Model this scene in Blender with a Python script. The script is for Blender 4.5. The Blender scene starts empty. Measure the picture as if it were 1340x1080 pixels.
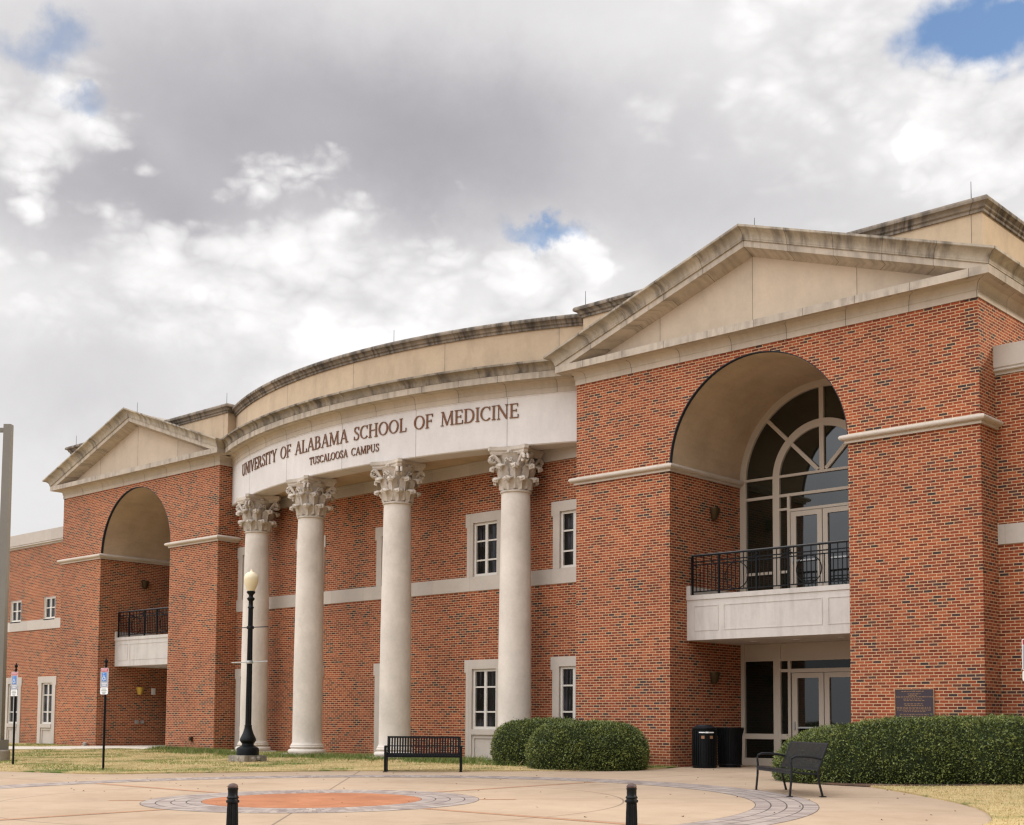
import bpy, bmesh, math, random
import numpy as np
from math import sin, cos, pi, sqrt, radians, atan2
from mathutils import Vector, Matrix, noise

random.seed(7)
rng = np.random.default_rng(7)
SC = bpy.context.scene
COL = SC.collection

# ------------------------------------------------------------------ camera
YAW, PIT, ROL = .7452, .0706, .0066
CAM = Vector((22.0752, -26.4373, 1.106))
fw = Vector((-sin(YAW)*cos(PIT), cos(YAW)*cos(PIT), sin(PIT)))
rt = Vector((cos(YAW), sin(YAW), 0))
up = rt.cross(fw)
r2 = rt*cos(ROL) + up*sin(ROL)
u2 = up*cos(ROL) - rt*sin(ROL)
cam = bpy.data.objects.new('camera', bpy.data.cameras.new('camera'))
COL.objects.link(cam)
cam.matrix_world = Matrix(((r2.x, u2.x, -fw.x, CAM.x), (r2.y, u2.y, -fw.y, CAM.y),
                           (r2.z, u2.z, -fw.z, CAM.z), (0, 0, 0, 1)))
cam.data.sensor_fit = 'HORIZONTAL'
cam.data.sensor_width = 36
cam.data.lens = 1696.83/1340*36
cam.data.shift_y = 284.5/1340
cam.data.clip_end = 3000
SC.camera = cam

# ------------------------------------------------------------------ exposure
SC.view_settings.view_transform = 'Standard'
SC.view_settings.look = 'None'
SC.view_settings.gamma = 1
SC.view_settings.exposure = 0.5
SC.cycles.filter_width = 1.35

# ------------------------------------------------------------------ sun
SUND = Vector((1.1, .795, .752)).normalized()
sun = bpy.data.objects.new('sun', bpy.data.lights.new('sun', 'SUN'))
COL.objects.link(sun)
sun.data.energy = 2.0
sun.data.angle = radians(9)
sun.data.color = (1, .93, .84)
sun.rotation_euler = SUND.to_track_quat('Z', 'Y').to_euler()


# ------------------------------------------------------------------ node helpers
class NT:
    def __init__(s, nt):
        s.nt = nt

    def new(s, t, **kw):
        n = s.nt.nodes.new(t)
        for k, v in kw.items():
            setattr(n, k, v)
        return n

    def put(s, sock, v):
        if v is None:
            return
        if isinstance(v, bpy.types.NodeSocket):
            s.nt.links.new(v, sock)
        else:
            sock.default_value = v

    def m(s, op, a, b=None, c=None, clamp=False):
        n = s.new('ShaderNodeMath', operation=op, use_clamp=clamp)
        for i, v in enumerate((a, b, c)):
            if v is not None:
                s.put(n.inputs[i], v)
        return n.outputs[0]

    def vm(s, op, a, b=None, out=0):
        n = s.new('ShaderNodeVectorMath', operation=op)
        s.put(n.inputs[0], a)
        if b is not None:
            s.put(n.inputs[1], b)
        return n.outputs[out]

    def comb(s, x=0., y=0., z=0.):
        n = s.new('ShaderNodeCombineXYZ')
        for i, v in enumerate((x, y, z)):
            s.put(n.inputs[i], v)
        return n.outputs[0]

    def sep(s, v):
        n = s.new('ShaderNodeSeparateXYZ')
        s.put(n.inputs[0], v)
        return n.outputs

    def noise(s, vec, scale, detail=4., rough=.55, dist=0., out='Fac'):
        n = s.new('ShaderNodeTexNoise')
        s.put(n.inputs['Vector'], vec)
        n.inputs['Scale'].default_value = scale
        n.inputs['Detail'].default_value = detail
        n.inputs['Roughness'].default_value = rough
        n.inputs['Distortion'].default_value = dist
        return n.outputs[out]

    def white(s, vec, out='Value'):
        n = s.new('ShaderNodeTexWhiteNoise')
        s.put(n.inputs['Vector'], vec)
        return n.outputs[out]

    def mix(s, f, a, b, blend='MIX'):
        n = s.new('ShaderNodeMix', data_type='RGBA', blend_type=blend)
        s.put(n.inputs[0], f)
        s.put(n.inputs[6], a)
        s.put(n.inputs[7], b)
        return n.outputs[2]

    def ss(s, x, lo, hi, a=0., b=1.):
        n = s.new('ShaderNodeMapRange', interpolation_type='SMOOTHSTEP')
        s.put(n.inputs[0], x)
        for i, v in enumerate((lo, hi, a, b)):
            n.inputs[1+i].default_value = v
        return n.outputs[0]

    def ramp(s, f, stops, interp='LINEAR'):
        n = s.new('ShaderNodeValToRGB')
        n.color_ramp.interpolation = interp
        e = n.color_ramp.elements
        while len(e) > 1:
            e.remove(e[0])
        e[0].position, e[0].color = stops[0][0], (*stops[0][1], 1)
        for p, c in stops[1:]:
            q = e.new(p)
            q.color = (*c, 1)
        s.put(n.inputs[0], f)
        return n.outputs[0]


# ------------------------------------------------------------------ world: cloud cover over a Nishita sky
W = bpy.data.worlds.new('World')
SC.world = W
W.use_nodes = True
W.node_tree.nodes.clear()
w = NT(W.node_tree)
sky = w.new('ShaderNodeTexSky', sky_type='NISHITA', sun_disc=False)
sky.sun_elevation = math.asin(SUND.z)
sky.sun_rotation = atan2(SUND.x, SUND.y)
sky.air_density = 1.
sky.dust_density = .1
sky.ozone_density = 3.
D = w.new('ShaderNodeTexCoord').outputs['Generated']
fh = Vector((-sin(YAW), cos(YAW), 0))
dx_ = w.vm('DOT_PRODUCT', D, tuple(rt), 'Value')
dy_ = w.vm('DOT_PRODUCT', D, tuple(fh), 'Value')
az = w.m('ARCTAN2', dx_, dy_)
dz_ = w.sep(D)[2]
el = w.m('ARCSINE', dz_)
nv = w.new('ShaderNodeTexNoise')
w.put(nv.inputs['Vector'], D)
nv.inputs['Scale'].default_value = 9
nv.inputs['Detail'].default_value = 7
nv.inputs['Roughness'].default_value = .6
wc = w.sep(nv.outputs['Color'])
wa = w.m('MULTIPLY_ADD', w.m('SUBTRACT', wc[0], .5), .17, az)
we = w.m('MULTIPLY_ADD', w.m('SUBTRACT', wc[1], .5), .14, el)


def blob(px, py, rx, ry, lo=0., hi=1., a=wa, e=we, plus=None):
    """Elliptic patch of the sky, its centre and size given as directions: 1 in the middle, 0 outside."""
    A = atan2(px, 1697)
    E = atan2(py, sqrt(1697**2 + px*px))
    u = w.m('DIVIDE', w.m('SUBTRACT', a, A), rx/1697)
    v = w.m('DIVIDE', w.m('SUBTRACT', e, E), ry/1697)
    d = w.m('SQRT', w.m('ADD', w.m('MULTIPLY', u, u), w.m('MULTIPLY', v, v)))
    d = w.m('SUBTRACT', 1.25, d)
    if plus is not None:
        d = w.m('ADD', d, plus)
    return w.ss(d, lo, hi)


def add(*l):
    r = l[0]
    for x in l[1:]:
        r = w.m('ADD', r, x)
    return r


def mul(a, b):
    return w.m('MULTIPLY', a, b)


CLD = w.vm('MULTIPLY', D, (1., 1., 1.7))
fb = w.noise(CLD, 5.5, 8, .58, .35)
fs = w.noise(CLD, 17, 7, .6, .2)
sa = w.m('MULTIPLY_ADD', w.m('SUBTRACT', wc[0], .5), .10, az)
se = w.m('MULTIPLY_ADD', w.m('SUBTRACT', wc[2], .5), .09, el)
fl_ = w.noise(CLD, 3.2, 5, .5, .2)
base = add(.84, mul(w.m('SUBTRACT', fb, .5), .20), mul(w.m('SUBTRACT', fl_, .5), .22))
base = add(base, mul(blob(-260, 790, 500, 175, 0, 1.1, sa, se), -.32))      # the heavy grey bank
base = add(base, mul(blob(90, 765, 340, 140, 0, 1.1, sa, se), -.12))
base = add(base, mul(blob(-600, 690, 190, 90, 0, 1., sa, se), -.18))
base = add(base, mul(blob(-360, 480, 380, 130, 0, 1.3, sa, se), .14))
base = add(base, mul(blob(20, 545, 150, 70, 0, 1.2, sa, se), .10))
base = add(base, mul(blob(330, 670, 230, 80, 0, 1.1, sa, se), -.10))


def bil(scale, k, off):
    n = w.noise(w.vm('ADD', CLD, off), scale, 1.5, .5, .15)
    return w.m('MULTIPLY', w.m('ABSOLUTE', w.m('SUBTRACT', n, .5)), k)


# rounded heads of the cumulus: folded noise, creased where the heads meet
bill = add(bil(9, 3.2, (3, 0, 0)), bil(21, 1.7, (0, 7, 0)), bil(50, .8, (0, 0, 5)), -.55)
edge = w.m('MULTIPLY', bill, .75)
# crisp above, melting into the haze below
soft = w.ss(el, .17, .31, .35, .97)
e2 = w.m('MULTIPLY', bill, w.m('MULTIPLY_ADD', soft, .55, .45))
puff = mul(w.m('MAXIMUM', blob(-320, 535, 350, 145, .10, .48, sa, se, mul(e2, .62)), blob(35, 560, 118, 90, .10, .45, sa, se, mul(e2, .8))), soft)
puff = w.m('MAXIMUM', puff, blob(440, 900, 200, 150, 0, 1., sa, se, edge))
puff = w.m('MAXIMUM', puff, blob(640, 800, 120, 90, .1, .5, sa, se, edge))
puff = w.m('MAXIMUM', puff, blob(-650, 820, 100, 60, .0, .8, sa, se, edge))
pv = add(1.0, mul(w.m('SUBTRACT', fs, .5), .45), mul(bill, .42))
base = add(base, mul(puff, w.m('SUBTRACT', w.m('MINIMUM', pv, 1.12), base)))
low = blob(-560, 430, 330, 95, 0, 1.)
base = add(base, mul(low, w.m('SUBTRACT', add(.76, mul(w.m('SUBTRACT', fb, .5), .3)), base)))
base = w.m('MAXIMUM', base, .30)
# unseen sky brightened behind the viewer, dimmed eastward: added to shape the light
back = w.ss(w.vm('DOT_PRODUCT', D, (-.22, -.62, .75), 'Value'), .25, .97, 1., 3.5)
hi = w.ss(dz_, .6, .9, 1., 1.15)
east = w.ss(w.vm('DOT_PRODUCT', D, (1., .1, 0), 'Value'), .25, .9, 1., .45)
low_ = w.ss(dz_, -.02, .42, .30, 1.)               # darkened horizon behind the viewer, added to deepen the shade in recesses
beh = w.ss(dy_, .35, -.25)
low_ = add(1., mul(beh, w.m('SUBTRACT', low_, 1.)))
bri = mul(mul(mul(mul(base, back), hi), east), low_)
cwarm = w.mix(w.ss(base, .42, .92), (.972, .945, 1., 1), (1, .985, .985, 1))
cool = w.mix(w.ss(back, 1., 2.), (1, 1, 1, 1), (.955, 1, 1.06, 1))
cloud = w.mix(1., w.mix(1., cwarm, cool, 'MULTIPLY'), w.comb(bri, bri, bri), 'MULTIPLY')
hole = blob(640, 944, 86, 48, .05, .75, sa, se, mul(bill, -.6))
hole = w.m('MAXIMUM', hole, mul(blob(45, 655, 60, 18, .0, 1.2), .85))
hole = w.m('MAXIMUM', hole, mul(blob(-655, 930, 60, 34, .0, 1.2), .6))
hole = w.m('MAXIMUM', hole, mul(blob(-590, 838, 44, 20, .1, 1.2), .5))
bg1 = w.new('ShaderNodeBackground')
w.put(bg1.inputs[0], sky.outputs[0])
bg1.inputs[1].default_value = .12
bg2 = w.new('ShaderNodeBackground')
w.put(bg2.inputs[0], cloud)
bg2.inputs[1].default_value = .68
mx = w.new('ShaderNodeMixShader')
w.put(mx.inputs[0], w.m('SUBTRACT', 1., mul(hole, .97)))
w.nt.links.new(bg1.outputs[0], mx.inputs[1])
w.nt.links.new(bg2.outputs[0], mx.inputs[2])
w.nt.links.new(mx.outputs[0], w.new('ShaderNodeOutputWorld').inputs[0])

# ------------------------------------------------------------------ materials
MATS = {}


def mat(name, base, rough=.8, metal=0., spec=.5):
    """base: colour tuple, or fn(NT, uv, pos) -> (colour socket, optional bump height socket)."""
    m = bpy.data.materials.new(name)
    m.use_nodes = True
    t = NT(m.node_tree)
    b = m.node_tree.nodes['Principled BSDF']
    b.inputs['Roughness'].default_value = rough
    b.inputs['Metallic'].default_value = metal
    b.inputs['Specular IOR Level'].default_value = spec
    if callable(base):
        tc = t.new('ShaderNodeTexCoord')
        geo = t.new('ShaderNodeNewGeometry')
        r = base(t, tc.outputs['UV'], geo.outputs['Position'])
        t.put(b.inputs['Base Color'], r[0])
        if len(r) > 1 and r[1] is not None:
            bp = t.new('ShaderNodeBump')
            bp.inputs['Strength'].default_value = r[2] if len(r) > 2 else .4
            bp.inputs['Distance'].default_value = r[3] if len(r) > 3 else .01
            t.put(bp.inputs['Height'], r[1])
            t.put(b.inputs['Normal'], bp.outputs[0])
        if len(r) > 4:
            t.put(b.inputs['Roughness'], r[4])
    else:
        b.inputs['Base Color'].default_value = (*base, 1)
    MATS[name] = m
    return m


def brick(t, uv, pos):
    s = t.sep(uv)
    wob = t.noise(uv, 6, 2)
    row = t.m('DIVIDE', t.m('ADD', s[1], t.m('MULTIPLY', wob, .004)), .0677)
    ri = t.m('FLOOR', row)
    rf = t.m('FRACT', row)
    half = t.m('MULTIPLY', t.m('FLOORED_MODULO', ri, 2.), .5)
    jit = t.m('MULTIPLY', t.white(t.comb(ri, 3., 0.)), .13)
    u = t.m('ADD', t.m('ADD', t.m('DIVIDE', s[0], .2032), half), jit)
    ci = t.m('FLOOR', u)
    cf = t.m('FRACT', u)
    # mortar mask
    a = t.m('MULTIPLY', t.m('MINIMUM', rf, t.m('SUBTRACT', 1., rf)), .0677)
    b = t.m('MULTIPLY', t.m('MINIMUM', cf, t.m('SUBTRACT', 1., cf)), .2032)
    d = t.m('MINIMUM', a, b)
    face = t.ss(d, .0060, .0086)
    rnd = t.white(t.comb(ci, ri, 0.))
    rnd2 = t.white(t.comb(ci, ri, 9.))
    patch = t.noise(uv, .85, 3, .6)
    prob = t.ss(patch, .42, .70, .03, .30)
    dark = t.m('LESS_THAN', rnd, prob)
    red = t.ramp(rnd2, [(0, (.12, .024, .010)), (.35, (.205, .038, .014)), (.7, (.27, .054, .019)), (1, (.32, .084, .032))])
    dk = t.ramp(rnd2, [(0, (.036, .021, .020)), (.6, (.075, .031, .025)), (1, (.14, .034, .018))])
    c = t.mix(dark, red, dk)
    fine = t.noise(uv, 60, 3)
    c = t.mix(1., c, t.ramp(fine, [(.2, (.82, .82, .82)), (.8, (1.15, 1.15, 1.15))]), 'MULTIPLY')
    big = t.noise(pos, .35, 4, .6)
    mort = t.mix(fine, (.43, .29, .165, 1), (.58, .405, .235, 1))
    c = t.mix(face, mort, c)
    c = t.mix(1., c, t.ramp(big, [(.25, (.80, .77, .76)), (.5, (1.02, 1., .98)), (.75, (1.20, 1.14, 1.06))]), 'MULTIPLY')
    # splash dirt on the lowest courses
    pz = t.sep(pos)[2]
    dirt = t.m('MULTIPLY', t.ss(t.m('ADD', pz, t.m('MULTIPLY', fine, .25)), .05, .45, .45, 0.), 1.)
    c = t.mix(dirt, c, (.22, .085, .045, 1))
    return c, t.m('ADD', face, t.m('MULTIPLY', fine, .25)), .5, .006


def stone(base, joint=0., stain=0., mott=.12, v0=0., vj=0., streak_scale=5.):
    base = tuple(min(.8, x*1.14) for x in base)

    def f(t, uv, pos):
        n1 = t.noise(pos, .9, 5, .6)
        n2 = t.noise(pos, 14, 5, .65)
        lo = tuple(x*(1-mott*1.6) for x in base)
        hi = tuple(min(1, x*(1+mott)) for x in base)
        c = t.ramp(t.m('ADD', t.m('MULTIPLY', n1, .7), t.m('MULTIPLY', n2, .3)), [(.3, lo), (.7, hi)])
        s = t.sep(uv)
        h = n2
        if joint:
            fr = t.m('FRACT', t.m('DIVIDE', s[0], joint))
            d = t.m('MULTIPLY', t.m('MINIMUM', fr, t.m('SUBTRACT', 1., fr)), joint)
            jt = t.ss(d, .004, .011 if stain < 1 else .022, 1., 0.)
            sm = t.m('MULTIPLY', t.ss(d, .0, .14, 1., 0.), t.ss(t.noise(uv, 3, 2), .42, .66))
            blk = t.white(t.comb(t.m('FLOOR', t.m('DIVIDE', s[0], joint)), 1., 0.))
            c = t.mix(1., c, t.ramp(blk, [(0, (.93, .93, .93)), (1, (1.05, 1.045, 1.03))]), 'MULTIPLY')
            c = t.mix(t.m('MULTIPLY', jt, .8 if stain else .22), c, (.09, .072, .058, 1))
            if stain:
                c = t.mix(t.m('MULTIPLY', sm, min(1, stain)), c, (.085, .072, .06, 1))
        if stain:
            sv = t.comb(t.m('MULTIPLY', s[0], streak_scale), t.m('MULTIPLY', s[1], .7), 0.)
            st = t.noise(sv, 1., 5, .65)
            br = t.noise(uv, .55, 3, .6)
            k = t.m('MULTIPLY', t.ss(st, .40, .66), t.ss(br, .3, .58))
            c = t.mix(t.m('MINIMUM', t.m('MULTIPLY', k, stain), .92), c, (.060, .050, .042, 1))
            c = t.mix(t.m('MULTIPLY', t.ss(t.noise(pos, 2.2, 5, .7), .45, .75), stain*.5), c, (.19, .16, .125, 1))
        return c, h, .12, .006
    return f


mat('brick', brick, .85, spec=.3)
mat('limestone', stone((.47, .40, .33), 0, 0, .10), .85, spec=.3)
mat('column_stone', stone((.58, .51, .435), 0, .14, .10, streak_scale=1.2), .85, spec=.3)
mat('capital_stone', stone((.51, .44, .365), 0, .30, .22), .88, spec=.3)
mat('frieze_stone', stone((.565, .52, .485), 3.05, .05, .08), .85, spec=.3)
mat('cornice_stone', stone((.43, .36, .285), 1.22, .38, .12), .88, spec=.3)
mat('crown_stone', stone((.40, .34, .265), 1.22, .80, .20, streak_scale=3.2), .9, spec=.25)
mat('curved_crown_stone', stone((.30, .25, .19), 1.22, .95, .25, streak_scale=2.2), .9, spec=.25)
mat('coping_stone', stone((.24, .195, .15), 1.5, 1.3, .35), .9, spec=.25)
mat('entab_stone', stone((.45, .38, .305), 1.52, .10, .10), .88, spec=.3)
mat('band_stone', stone((.43, .375, .32), 1.6, 0, .09), .88, spec=.3)
mat('balcony_stone', stone((.49, .44, .39), 0, .16, .07), .85, spec=.3)
mat('stucco', stone((.47, .355, .24), 3.6, .16, .08, streak_scale=2.), .92, spec=.2)
mat('tympanum_stucco', stone((.44, .35, .26), 2.75, .10, .07, streak_scale=2.), .92, spec=.2)
mat('vault_stucco', stone((.48, .36, .245), 0, .1, .13), .92, spec=.2)
mat('trim_slate', (.028, .032, .038), .7, spec=.2)
mat('frame_paint', (.49, .415, .325), .5)
mat('window_paint', (.60, .55, .48), .5)
mat('bronze_letter', (.14, .047, .008), .45, .3)


def glassy(t, uv, pos):
    n = t.noise(pos, .8, 2)
    return t.mix(n, (.004, .005, .004, 1), (.014, .016, .012, 1)), t.noise(pos, .7, 2), .05, .05


mat('glass', glassy, .03, spec=1.)


def blinds(t, uv, pos):
    s = t.sep(uv)
    n = t.noise(t.comb(t.m('MULTIPLY', s[0], 13.), t.m('MULTIPLY', s[1], .35), 0.), 1., 3, .6)
    k = t.m('MULTIPLY', t.ss(n, .46, .62), t.ss(t.noise(pos, .9, 2), .42, .58))
    return t.mix(k, (.004, .005, .0045, 1), (.050, .048, .056, 1)),


mat('glass_blinds', blinds, .05, spec=.4)
mat('glass_arch', lambda t, uv, pos: (t.ramp(t.noise(pos, .55, 3), [(.3, (.006, .007, .004)), (.7, (.024, .024, .014))]), t.noise(pos, .7, 2), .05, .05), .03, spec=.85)
mat('glass_dark', glassy, .05, spec=.34)
mat('black_paint', lambda t, uv, pos: (t.ramp(t.noise(pos, 25, 4), [(.3, (.0025, .003, .0035)), (.8, (.008, .009, .0095))]), t.noise(pos, 90, 3), .15, .002), .45, spec=.18)
mat('iron', (.005, .005, .006), .55, spec=.15)
mat('cap_brown', (.085, .05, .042), .5, spec=.3)
mat('rail_sheen', (.10, .095, .09), .35, .3)  # lighter grey than the iron: sky sheen on the top rail painted in
mat('steel_mesh', (.012, .0125, .014), .5, .1, .25)
mat('lamp_globe', lambda t, uv, pos: (t.ramp(t.sep(pos)[2], [(0, (.66, .52, .30)), (1, (.76, .64, .42))]),), .35)
mat('galv', (.42, .42, .41), .45, .5)
mat('pole_grey', stone((.17, .155, .13), 0, .05, .06), .6)
mat('foot_concrete', stone((.30, .255, .20), 0, .75, .4), .95)
mat('sconce', (.06, .037, .014), .45, .6)
mat('yellow_lamp', (.55, .36, .06), .4, .4)  # yellow colour stands in for the glow of a lit lamp
mat('white_plastic', (.72, .70, .66), .5)
mat('sign_face', (.30, .31, .36), .45)
mat('sign_white', (.80, .79, .77), .45)
mat('sign_red', (.42, .022, .035), .45)
mat('sign_blue', (.05, .20, .52), .45)
mat('sign_ink', (.10, .16, .10), .5)
mat('orange_sticker', (.28, .13, .06), .6)
mat('plaque_dark', (.050, .036, .042), .45, .5)
mat('plaque_brass', (.36, .20, .10), .45, .4)
mat('roof_metal', stone((.30, .26, .21), 0, .6, .2), .8)


def concrete(t, uv, pos):
    n1 = t.noise(pos, .22, 5, .62)
    n2 = t.noise(pos, 2.3, 5, .6)
    n3 = t.noise(pos, 70, 3, .6)
    k = t.m('ADD', t.m('ADD', t.m('MULTIPLY', n1, .55), t.m('MULTIPLY', n2, .25)), t.m('MULTIPLY', n3, .2))
    c = t.ramp(k, [(.33, (.29, .20, .125)), (.5, (.385, .277, .186)), (.68, (.455, .335, .23))])
    st = t.ss(t.noise(pos, .6, 6, .7, 1.2), .56, .74)
    c = t.mix(t.m('MULTIPLY', st, .45), c, (.25, .185, .13, 1))
    sw = t.vm('MULTIPLY', pos, (.9, .25, 1.))
    sp = t.ss(t.noise(sw, 1.1, 6, .7, .6), .60, .72)
    c = t.mix(t.m('MULTIPLY', sp, .30), c, (.20, .15, .115, 1))
    gum = t.ss(t.noise(pos, 9, 2, .4), .74, .77)
    c = t.mix(t.m('MULTIPLY', gum, .35), c, (.13, .10, .08, 1))
    # saw-cut joints: concentric and radial about the plaza's centre
    p = t.sep(pos)
    dx = t.m('SUBTRACT', p[0], 5.6)
    dy = t.m('SUBTRACT', p[1], -13.25)
    r = t.m('SQRT', t.m('ADD', t.m('MULTIPLY', dx, dx), t.m('MULTIPLY', dy, dy)))
    a = t.m('MULTIPLY', t.m('ARCTAN2', dy, dx), 4/pi)
    fr = t.m('FRACT', t.m('ADD', a, 8.))
    da = t.m('MULTIPLY', t.m('MINIMUM', fr, t.m('SUBTRACT', 1., fr)), t.m('MULTIPLY', r, pi/4))
    jt = t.ss(da, .009, .024, 1., 0.)
    dr = t.m('ABSOLUTE', t.m('SUBTRACT', r, 4.95))
    jt = t.m('MAXIMUM', jt, t.ss(dr, .009, .024, 1., 0.))
    dr = t.m('ABSOLUTE', t.m('SUBTRACT', r, 10.2))
    jt = t.m('MAXIMUM', jt, t.ss(dr, .009, .024, 1., 0.))
    c = t.mix(t.m('MULTIPLY', jt, .7), c, (.12, .085, .06, 1))
    return c, n3, .25, .004


mat('concrete', concrete, .9, spec=.25)


def orange_conc(t, uv, pos):
    n = t.m('ADD', t.m('MULTIPLY', t.noise(pos, 1.6, 6, .65), .7), t.m('MULTIPLY', t.noise(pos, 60, 2), .3))
    return t.ramp(n, [(.34, (.26, .10, .048)), (.55, (.37, .145, .066)), (.7, (.43, .20, .105))]), n, .2, .004


mat('stripe_concrete', stone((.35, .185, .105), 0, .1, .15), .9, spec=.25)
mat('orange_concrete', orange_conc, .88, spec=.25)


def pavers(t, uv, pos):
    s = t.sep(uv)      # u: metres round the ring, v: metres across it
    row = t.m('DIVIDE', s[1], .2325)
    ri = t.m('FLOOR', row)
    rf = t.m('FRACT', row)
    u = t.m('ADD', t.m('DIVIDE', s[0], .115), t.m('MULTIPLY', t.m('FLOORED_MODULO', ri, 2.), .5))
    ci = t.m('FLOOR', u)
    cf = t.m('FRACT', u)
    a = t.m('MULTIPLY', t.m('MINIMUM', rf, t.m('SUBTRACT', 1., rf)), .2325)
    b = t.m('MULTIPLY', t.m('MINIMUM', cf, t.m('SUBTRACT', 1., cf)), .115)
    g1 = t.ss(a, .006, .013)
    g2 = t.ss(b, .003, .007, .45, 1.)
    rnd = t.white(t.comb(ci, ri, 0.))
    c = t.ramp(rnd, [(0, (.23, .18, .16)), (.5, (.31, .255, .225)), (1, (.38, .315, .27))])
    n = t.noise(pos, 3, 4)
    c = t.mix(1., c, t.ramp(n, [(.3, (.85, .85, .85)), (.7, (1.1, 1.08, 1.05))]), 'MULTIPLY')
    c = t.mix(t.m('MULTIPLY', g1, g2), (.07, .055, .045, 1), c)
    return c, t.m('MULTIPLY', g1, g2), .4, .006


mat('pavers', pavers, .9, spec=.25)


def lawn_m(t, uv, pos):
    n1 = t.noise(pos, .5, 5, .65)
    n2 = t.noise(pos, 30, 4, .7)
    n3 = t.noise(pos, 3.5, 4, .6)
    k = t.m('ADD', t.m('MULTIPLY', n2, .6), t.m('MULTIPLY', n3, .4))
    c = t.ramp(k, [(.3, (.28, .195, .085)), (.5, (.47, .35, .165)), (.7, (.61, .47, .26))])
    g = t.ss(t.m('ADD', n1, t.m('MULTIPLY', n3, .35)), .66, .84)
    c = t.mix(g, c, (.09, .13, .028, 1))
    return c, n2, .6, .02


mat('lawn', lawn_m, .95, spec=.1)
mat('walk', stone((.60, .52, .42), 1.5, 0, .1), .9)
mat('earth', stone((.24, .17, .09), 0, .3, .3), .95)
mat('mulch', stone((.13, .07, .04), 0, .6, .6), .95)


def blade_m(t, uv, pos):
    s = t.sep(uv)
    c = t.ramp(s[0], [(0, (.36, .255, .10)), (.45, (.53, .39, .18)), (.78, (.62, .48, .26)), (.80, (.10, .17, .025)), (1, (.20, .26, .05))])
    return c,


def weed_m(t, uv, pos):
    s = t.sep(uv)
    c = t.ramp(s[0], [(0, (.07, .11, .02)), (.6, (.14, .19, .04)), (.85, (.21, .24, .07)), (.9, (.36, .28, .12)), (1, (.42, .34, .16))])
    return c,


def leaf_m(t, uv, pos):
    s = t.sep(uv)
    c = t.ramp(s[0], [(0, (.030, .045, .010)), (.35, (.092, .118, .022)), (.7, (.175, .196, .038)), (1, (.28, .28, .078))])
    return c,


mat('blade', blade_m, .9, spec=.15)
mat('litter', (.16, .085, .04), .9)
mat('weed', weed_m, .8, spec=.25)
mat('leaf', leaf_m, .5, spec=.45)
mat('shade_core', lambda t, uv, pos: (t.ramp(t.noise(pos, 18, 4), [(.35, (.010, .014, .006)), (.7, (.035, .045, .015))]),), .95, spec=.1)  # dark inner shell: shade between the leaves put into its colour


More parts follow.
